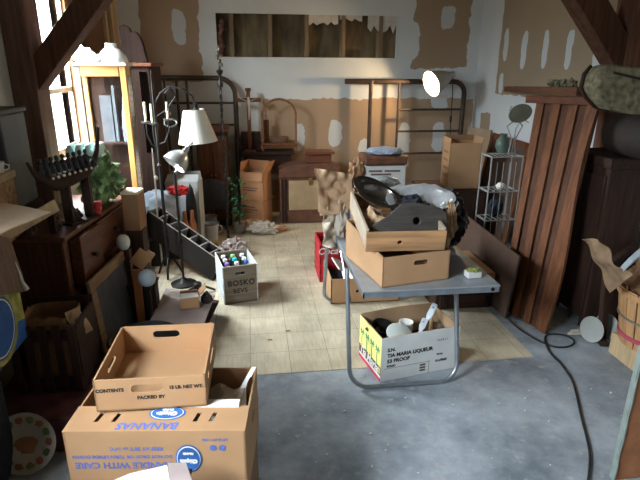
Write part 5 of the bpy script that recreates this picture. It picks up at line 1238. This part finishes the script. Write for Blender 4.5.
b = B(); p = D(506, 195, Yr); b.blob((1.99, Yr - .02, .665 + .03), (.04, .03, .03), .3, 3, 3, 2, -.028); solo('pale_ornament', b, china, 'small pale ornament on a wire rack shelf', 'ornament')
b = B(); b.blob((1.98, Yr + .02, .43 + .07), (.07, .06, .08), .4, 3, 13, 3, -.075); solo('dark_rack_bundle', b, darkcloth, 'dark bundle on the lower shelf of the wire rack', 'bundle')
b = B(); b.lathe([(0, 0), (.035, 0), (.058, .05), (.05, .10), (.025, .125), (.032, .15), (.026, .15), (.018, .125), (0, .12)], 20, M.Translation((2.0, Yr + .05, za + .006)))
solo('green_vase', b, pm('dull_green_glaze', (.10, .14, .11), .35, .4), 'dull green vase standing on top of the wire rack', 'vase', smooth=True)
# low drawer chest and brown hardboard in front of it
dc2 = thing('low_drawer_chest', 'dark low drawer chest behind the folding table', 'chest', (1.45, 3.4, 0))
b = B(); b.box(1.22, 1.635, 3.16, 3.62, 0, .13); obj('carcass', b, wd_dark, dc2, local=False, bev=.006)
b = B(); b.box(1.25, 1.605, 3.148, 3.16, .02, .11); dw = obj('drawer', b, wd_darkx, dc2, local=False, bev=.004)
for xx in (1.29, 1.58):
    b = B(); b.box(xx, xx + .02, 3.135, 3.148, .03, .10); obj('pull', b, blackiron, dw, local=False)
b = B(); b.box(1.21, 1.63, 3.14, 3.60, .131, .27); solo('brown_flat_carton', b, card_d, 'dark brown flat carton on the low drawer chest', 'box', bev=.004)
lean_board('brown_hardboard', 'dark brown board standing on edge beside the slatted panel', [V((1.655, 2.98, 0)), V((1.65, 4.2, 0)), V((1.675, 4.2, .50)), V((1.68, 2.94, .46))], .014, darkbrownboard)

# slatted wood panel (settle end) with the curved side and plank on top
A0, A1 = V((1.715, 3.14, 0)), V((1.83, 2.745, 0))
T0, T1 = V((1.94, 3.42, 1.40)), V((2.03, 2.85, 1.43))
sp = thing('slatted_wood_panel', 'tall red-brown slatted wooden panel with curved right edge', 'panel', ((A0.x + A1.x) / 2, (A0.y + A1.y) / 2, 0))
nrm = (A1 - A0).cross(T0 - A0).normalized()
if nrm.x > 0: nrm = -nrm
def sp_(u, v):                                                        # u along (0 far .. 1 near), v up
    a, c = A0.lerp(A1, u), T0.lerp(T1, u); return a.lerp(c, v)
def strip(name, u0, u1, v0, v1, off, t, mat, edge=None, n=10):
    b = B(); tp0 = []
    for i in range(n + 1):
        v = v0 + (v1 - v0) * i / n
        ua, ub = u0, u1
        if edge: ub = edge(v)
        pa, pb = sp_(ua, v) + nrm * off, sp_(ub, v) + nrm * off
        tp0.append([b.bm.verts.new(q) for q in (pa, pb, pb + nrm * t, pa + nrm * t)])
    for r0, r1 in zip(tp0, tp0[1:]):
        for j in range(4): b.bm.faces.new((r0[j], r0[(j + 1) % 4], r1[(j + 1) % 4], r1[j]))
    b.bm.faces.new(tp0[0]); b.bm.faces.new(tp0[-1][::-1])
    return obj(name, b, mat, sp, local=False, bev=.003)
edge = lambda v: 1.0 + .05 * sin(v * 2 * pi) - .04 * v
strip('back_board', 0, .93, 0, .99, 0, .014, wd_dres_e)
for u0, u1 in ((0, .13), (.27, .40), (.53, .66)): strip('batten', u0, u1, 0.0, .99, .014, .016, wd_red)
strip('side_board', .80, 1, 0, 1.0, .014, .022, wd_red, edge, 20)
b = B(); b.bar(T0 + nrm * .02 + V((-.01, .1, .0)), T1 + nrm * .02 + V((.0, -.03, 0)), .06, .05); obj('top_rail', b, wd_redy, sp, local=False, bev=.006)
pa, pb = W(505, 89, 2.44), T1 + V((.06, .1, .05)); pa = V((2.46, pa.y, pa.z))
pb = V((2.02, 3.1, T1.z + .045))
b = B(); b.bar(pa, pb, .055, .05); solo('loose_plank', b, wd_redy, 'long red-brown plank lying from the panel top to the right wall', 'plank', bev=.003)
for k in range(4):
    t_ = .70 + .07 * k; p = pa.lerp(pb, t_) + V((0, 0, .026))
    b = B(); b.blob(p + V((.0, 0, .022)), (.03, .03, .026), .7, 3, 40 + k, 3, -.0225); solo('dried_leaf_cluster', b, pm('dried%d' % k, (.17, .15, .09), .8, .6, 40), ['pale dried leaf cluster farthest along the loose plank', 'second dried leaf cluster on the loose plank', 'third dried leaf cluster on the loose plank', 'dried leaf cluster nearest the upholstered seat'][k], 'leaves', 'dried leaves on the plank')

# dark furniture at the right with the upholstered seat, roll and drum
bkx = 2.06
rc2 = thing('dark_armoire', 'black-brown cabinet in the shade by the right wall', 'cabinet', (2.28, 3.0, 0))
b = B(); b.box(bkx + .02, 2.345, 2.78, 3.19, .06, 1.05); obj('carcass', b, wd_dark, rc2, local=False, bev=.008)
zsb = D(625, 113, 2.64).z; b = B(); b.box(bkx, 2.355, 2.76, 3.20, 1.05, zsb - .272); obj('top', b, wd_darky, rc2, local=False, bev=.006)
for y in (2.80, 3.13):
    for x in (bkx + .03, 2.29):
        b = B(); b.box(x, x + .04, y, y + .04, 0, .06); obj('foot', b, wd_dark, rc2, local=False)
b = B(); b.box(bkx + .008, bkx + .02, 2.80, 3.17, .12, 1.0); obj('door', b, wd_dark, rc2, local=False, bev=.005)
# rolled hide with grey disc end
rr0 = D(640, 122, 2.72)
rh = thing('rolled_hide', 'dark rolled leather hide under the upholstered seat', 'roll', (2.25, 2.95, 1.081))
b = B(); zsb = D(625, 113, 2.64).z; rzc = zsb - .137
prof_ = [(0, 0), (.125, 0), (.134, .01), (.134, .42), (.125, .43), (0, .43)]
rhm = M.Translation((2.225, 2.52, rzc)) @ M.Rotation(-pi / 2, 4, 'X')
b.lathe(prof_, 32, rhm); obj('roll_body', b, pm('black_leather', (.028, .018, .014), .7, .3), rh, local=False, smooth=True)
for r in (.10, .12):
    b = B(); b.tube([rhm @ V((r * cos(2 * pi * i / 32), r * sin(2 * pi * i / 32), -.003)) for i in range(32)], .006, 6, True); obj('roll_fold', b, pm('dark_leather_fold', (.06, .035, .025), .4, .3), rh, local=False, smooth=True)
b = B(); b.lathe([(0, -.012), (.07, -.010), (.08, -.004), (.08, 0), (0, 0)], 28, rhm); obj('grey_disc', b, pm('dusty_grey_disc', (.20, .21, .21), .4, .3), rh, local=False, smooth=True)
# upholstered seat
us = thing('upholstered_seat', 'old settee seat in green-brown brocade on the rolled hide', 'seat', (2.2, 2.95, 1.352))
sa = [D(582, 88, 2.64), D(586, 74, 2.64), D(592, 66, 2.64), D(600, 64.5, 2.64), D(650, 74, 2.64), D(700, 84, 2.64), D(700, 118, 2.64), D(620, 113, 2.64), D(598, 108, 2.64), D(588, 98, 2.64)]
sa = [(p.x, p.z) for p in sa]; mxx = 2.352; sa = [(min(x, mxx), z) for x, z in sa]
b = B(); b.plate(sa[:4] + [(mxx, D(650, 74, 2.64).z), (mxx, D(640, 112, 2.64).z)] + sa[7:], (), .13, M.Translation((0, 2.65, 0)) @ FRONT); obj('cushion', b, brocade, us, local=False, bev=.02, seg=3)
op = [D(593, 66, 2.63), D(586, 74, 2.63), D(582.5, 88, 2.63), D(588, 98, 2.63), D(597, 107, 2.63), D(622, 113, 2.63)]
b = B(); b.tube([V((p.x, 2.646, p.z)) for p in op], .011, 8); obj('dark_trim', b, wd_dark, us, local=False, smooth=True)
b = B(); q0, q1 = D(600, 70, 2.63), D(650, 80, 2.63); b.tube([V((q0.x, 2.516, q0.z - .012)), V((q1.x, 2.516, q1.z - .02))], .006, 6); obj('piping', b, wd_dark, us, local=False, smooth=True)

# bushel basket on a small crate, chair leg, plates
kx, ky = 2.20, 2.34
scx = thing('small_pale_crate', 'small pale crate under the bushel basket', 'crate', (2.24, 2.34, 0))
b = B(); b.box(2.07, 2.40, 2.19, 2.50, 0, .135); obj('crate_body', b, wd_pale, scx, local=False, bev=.004)
b = B(); b.box(2.10, 2.36, 2.1875, 2.1895, .05, .056); obj('seam', b, wd_dark, scx, local=False)
bk = thing('bushel_basket', 'round bushel basket of pale staves with a pink hoop', 'basket', (kx, ky, .137))
rb0, rb1, hb_ = .16, .215, .34
b = B(); b.lathe([(0, 0), (rb0 - .004, 0), (rb0 - .004, .012), (0, .012)], 32); obj('base', b, stave, bk)
for k in range(20):
    a = 2 * pi * (k + .5) / 20; ca_, sa_ = cos(a), sin(a); b = B(); w_ = .0225
    tn_ = V((-sa_, ca_, 0)); rd_ = V((ca_, sa_, 0))
    vs = []
    for (r, z) in ((rb0, 0), (rb1, hb_)):
        for s_, o_ in ((-1, 0), (1, 0), (1, .005), (-1, .005)): vs.append(rd_ * (r + o_) + tn_ * (w_ * r / rb0 * s_) + V((0, 0, z)))
    b._add(vs, [(0, 1, 2, 3), (4, 5, 6, 7), (0, 1, 5, 4), (1, 2, 6, 5), (2, 3, 7, 6), (3, 0, 4, 7)]); obj('stave', b, stave, bk)
for z, mt, t_ in ((.06, hoopred, .012), (.17, pm('wire_grey', (.25, .24, .22), .5, .1, metal=.5), .005), (.315, stave, .016)):
    r = rb0 + (rb1 - rb0) * z / hb_ + .009
    b = B(); b.lathe([(r - .002, z - t_), (r + .005, z - t_), (r + .006, z + t_), (r - .001, z + t_)], 40, close=True); obj('hoop', b, mt, bk, smooth=True)
pb_ = thing('paper_sack', 'torn brown paper sack spilling out of the bushel basket', 'bag', (kx, ky, .30))
q = [D(583, 239, 2.40), D(596, 246, 2.35), D(627, 288, 2.28), D(621, 283, 2.38)]
b = B(); b.sheet([D(582, 239, 2.42), D(597, 240, 2.30), D(631, 276, 2.14), D(613, 291, 2.30)], 14, 16, .004, .04, 12, 5); obj('torn_flap', b, pm('dull_kraft', (.24, .155, .09), .85, .25, 14), pb_, local=False)
b = B(); b.blob((kx - .02, ky + .03, .50), (.155, .14, .17), .25, 3, 9, 4); obj('sack_body', b, card_d, pb_, local=False)
b = B(); m = M.Translation(D(634, 258, 2.16)) @ Euler((rad(35), rad(-30), .3)).to_matrix().to_4x4(); b.box(-.06, .09, -.012, .012, -.06, .07, m); solo('grey_blue_booklet', b, pm('pale_blue_card', (.42, .47, .50), .6, .1), 'pale blue-grey booklet sticking out of the bushel basket', 'booklet')
lg = thing('broken_chair_frame', 'dark wooden chair leg frame standing left of the bushel basket', 'chair', (2.06, 2.58, 0))
b = B(); b.bar(D(608, 262, 2.62), F(601, 343, .0) + V((0, 0, 0)), .04, .04, (0, 1, 0)); obj('leg', b, wd_dark, lg, local=False, bev=.004)
b = B(); b.bar(F(604, 344, .02), V((2.12, 2.72, .03)), .04, .035); obj('stretcher', b, wd_dark, lg, local=False)
b = B(); b.bar(D(608, 266, 2.62), V((2.30, 2.74, .58)), .035, .035); obj('rail', b, wd_dark, lg, local=False)
b = B(); b.bar(V((2.30, 2.74, .60)), V((2.30, 2.74, 0)), .035, .035, (0, 1, 0)); obj('leg', b, wd_dark, lg, local=False)
for k, (px, py, Y, lb) in enumerate(((596, 314, 2.63, 'white oval dish leaning behind the dark chair leg'), (609, 319, 2.66, 'second white oval dish leaning nearer the basket'))):
    b = B(); p = D(px, py, Y); m = M.Translation((p.x, Y, .082)) @ M.Rotation(rad(-72), 4, 'Z') @ M.Rotation(rad(78), 4, 'X')
    b.lathe([(0, 0), (.05, 0), (.07, .009), (.08, .011), (.08, .014), (.068, .013), (.048, .004), (0, .004)], 32, m); solo('white_dish', b, pm('grey_china%d' % k, (.34, .36, .34), .4, .08), lb, 'dish', 'white dishes on the floor', smooth=True)
# brown panel at bottom right
pr = F(612, 480); pn = thing('brown_board', 'rusty brown board with pale green edge in the near right corner', 'panel', (pr.x + .3, pr.y, 0))
b = B(); b.box(pr.x + .012, pr.x + .70, pr.y, pr.y + .022, 0, .62); obj('panel_body', b, brownboard, pn, local=False)
b = B(); b.tube([V((pr.x + .006, pr.y - .002, z)) + V((.0015 * math.sin(z * 40), 0, 0)) for z in [i * .062 for i in range(11)]], [.004 + .002 * math.sin(i * 2.1) for i in range(11)], 6); b.box(pr.x + .002, pr.x + .0115, pr.y, pr.y + .022, 0, .62); obj('pale_edge', b, edge_pale, pn, local=False)

# ================================================================== FLOOR BITS
cordp = [(499, 307), (505, 315), (517, 327), (532, 337), (544, 343), (556, 347), (570, 346), (574, 341), (567, 336), (556, 334), (547, 335), (545, 340), (549, 351), (555, 358), (561, 364), (572, 380), (577.5, 399), (581.6, 418), (587, 439), (590, 458), (588, 482), (584, 510)]
pts = []
raw = [F(x, y, .0055) for x, y in cordp]
for i in range(len(raw) - 1):
    p0, p1, p2, p3 = raw[max(i - 1, 0)], raw[i], raw[i + 1], raw[min(i + 2, len(raw) - 1)]
    for k in range(5):
        t_ = k / 5; pts.append(.5 * ((2 * p1) + (p2 - p0) * t_ + (2 * p0 - 5 * p1 + 4 * p2 - p3) * t_ ** 2 + (3 * p1 - p0 - 3 * p2 + p3) * t_ ** 3))
b = B(); b.tube(pts, .0055, 8); solo('extension_cord', b, rubber, 'black extension cord snaking across the concrete floor', 'cord', smooth=True)
b = B(); b.blob(F(577, 332, .018) , (.06, .02, .018), .6, 3, 3, 3, -.016); solo('torn_scrap', b, paperdim, 'crumpled pale scrap on the floor in front of the dark cabinet', 'scrap')
b = B()
for k in range(46):
    x, y = random.uniform(-.02, 1.9), random.uniform(1.45, 2.2); s_ = random.uniform(.003, .008)
    b.blob((x, y, s_ * .3), (s_, s_ * random.uniform(.5, 1.2), s_ * .5), .4, 2, k, 1)
o = solo('floor_litter', b, bone, 'scattered tiny chips on the concrete floor', 'litter'); o['kind'] = 'stuff'
for k, (px, py, mt, lb) in enumerate(((288, 331, card_d, 'tiny brown chip on the tile floor by the crate shadow'), (270, 340, card_d, 'thin dark chip on the tile floor'))):
    p = F(px, py); b = B(); b.box(p.x - .015, p.x + .015, p.y - .006, p.y + .006, .0005, .004); solo('wood_chip', b, mt, lb, 'chip')

# ================================================================== LIGHT
w = bpy.data.worlds.new('daylight'); S.world = w; w.use_nodes = True; t = w.node_tree
bg = t.nodes['Background']; tc = N(t, 'ShaderNodeTexCoord'); sx = N(t, 'ShaderNodeSeparateXYZ'); cr = N(t, 'ShaderNodeValToRGB')
L(t, tc.outputs['Generated'], sx.inputs[0])
mr = N(t, 'ShaderNodeMapRange'); mr.inputs['From Min'].default_value = -1; mr.inputs['From Max'].default_value = 1; L(t, sx.outputs[2], mr.inputs[0]); L(t, mr.outputs[0], cr.inputs[0])
e = cr.color_ramp.elements; e[0].position = .47; e[0].color = (.20, .21, .20, 1); e[1].position = .56; e[1].color = (.62, .74, .84, 1); q_ = e.new(.70); q_.color = (1.9, 2.1, 2.25, 1)
L(t, cr.outputs[0], bg.inputs[0]); bg.inputs[1].default_value = 38.0
def portal(y0, y1, z0, z1):
    l = bpy.data.lights.new('window_portal', 'AREA'); l.shape = 'RECTANGLE'; l.size = y1 - y0; l.size_y = z1 - z0
    l.cycles.is_portal = True
    o = bpy.data.objects.new('window_portal', l); COL.objects.link(o); o.location = (XL - .11, (y0 + y1) / 2, (z0 + z1) / 2)
    o.rotation_euler = M((V((0, 1, 0)), V((0, 0, 1)), V((-1, 0, 0)))).transposed().inverted().to_euler() if False else Euler((pi / 2, 0, -pi / 2))
portal(wy0, wy1, wz0, wz1); portal(*w2)
l = bpy.data.lights.new('bulb_light', 'POINT'); l.energy = 38; l.color = (1.0, .70, .40); l.shadow_soft_size = .03
o = bpy.data.objects.new('bulb_light', l); COL.objects.link(o); o.location = bulb_c + ax * .07
S.view_settings.view_transform = 'Standard'; S.view_settings.look = 'None'; S.view_settings.gamma = 1; S.view_settings.use_curve_mapping = False
S.view_settings.exposure = 0
S.cycles.use_denoising = True; S.cycles.max_bounces = 8; S.cycles.diffuse_bounces = 5; S.cycles.transparent_max_bounces = 12
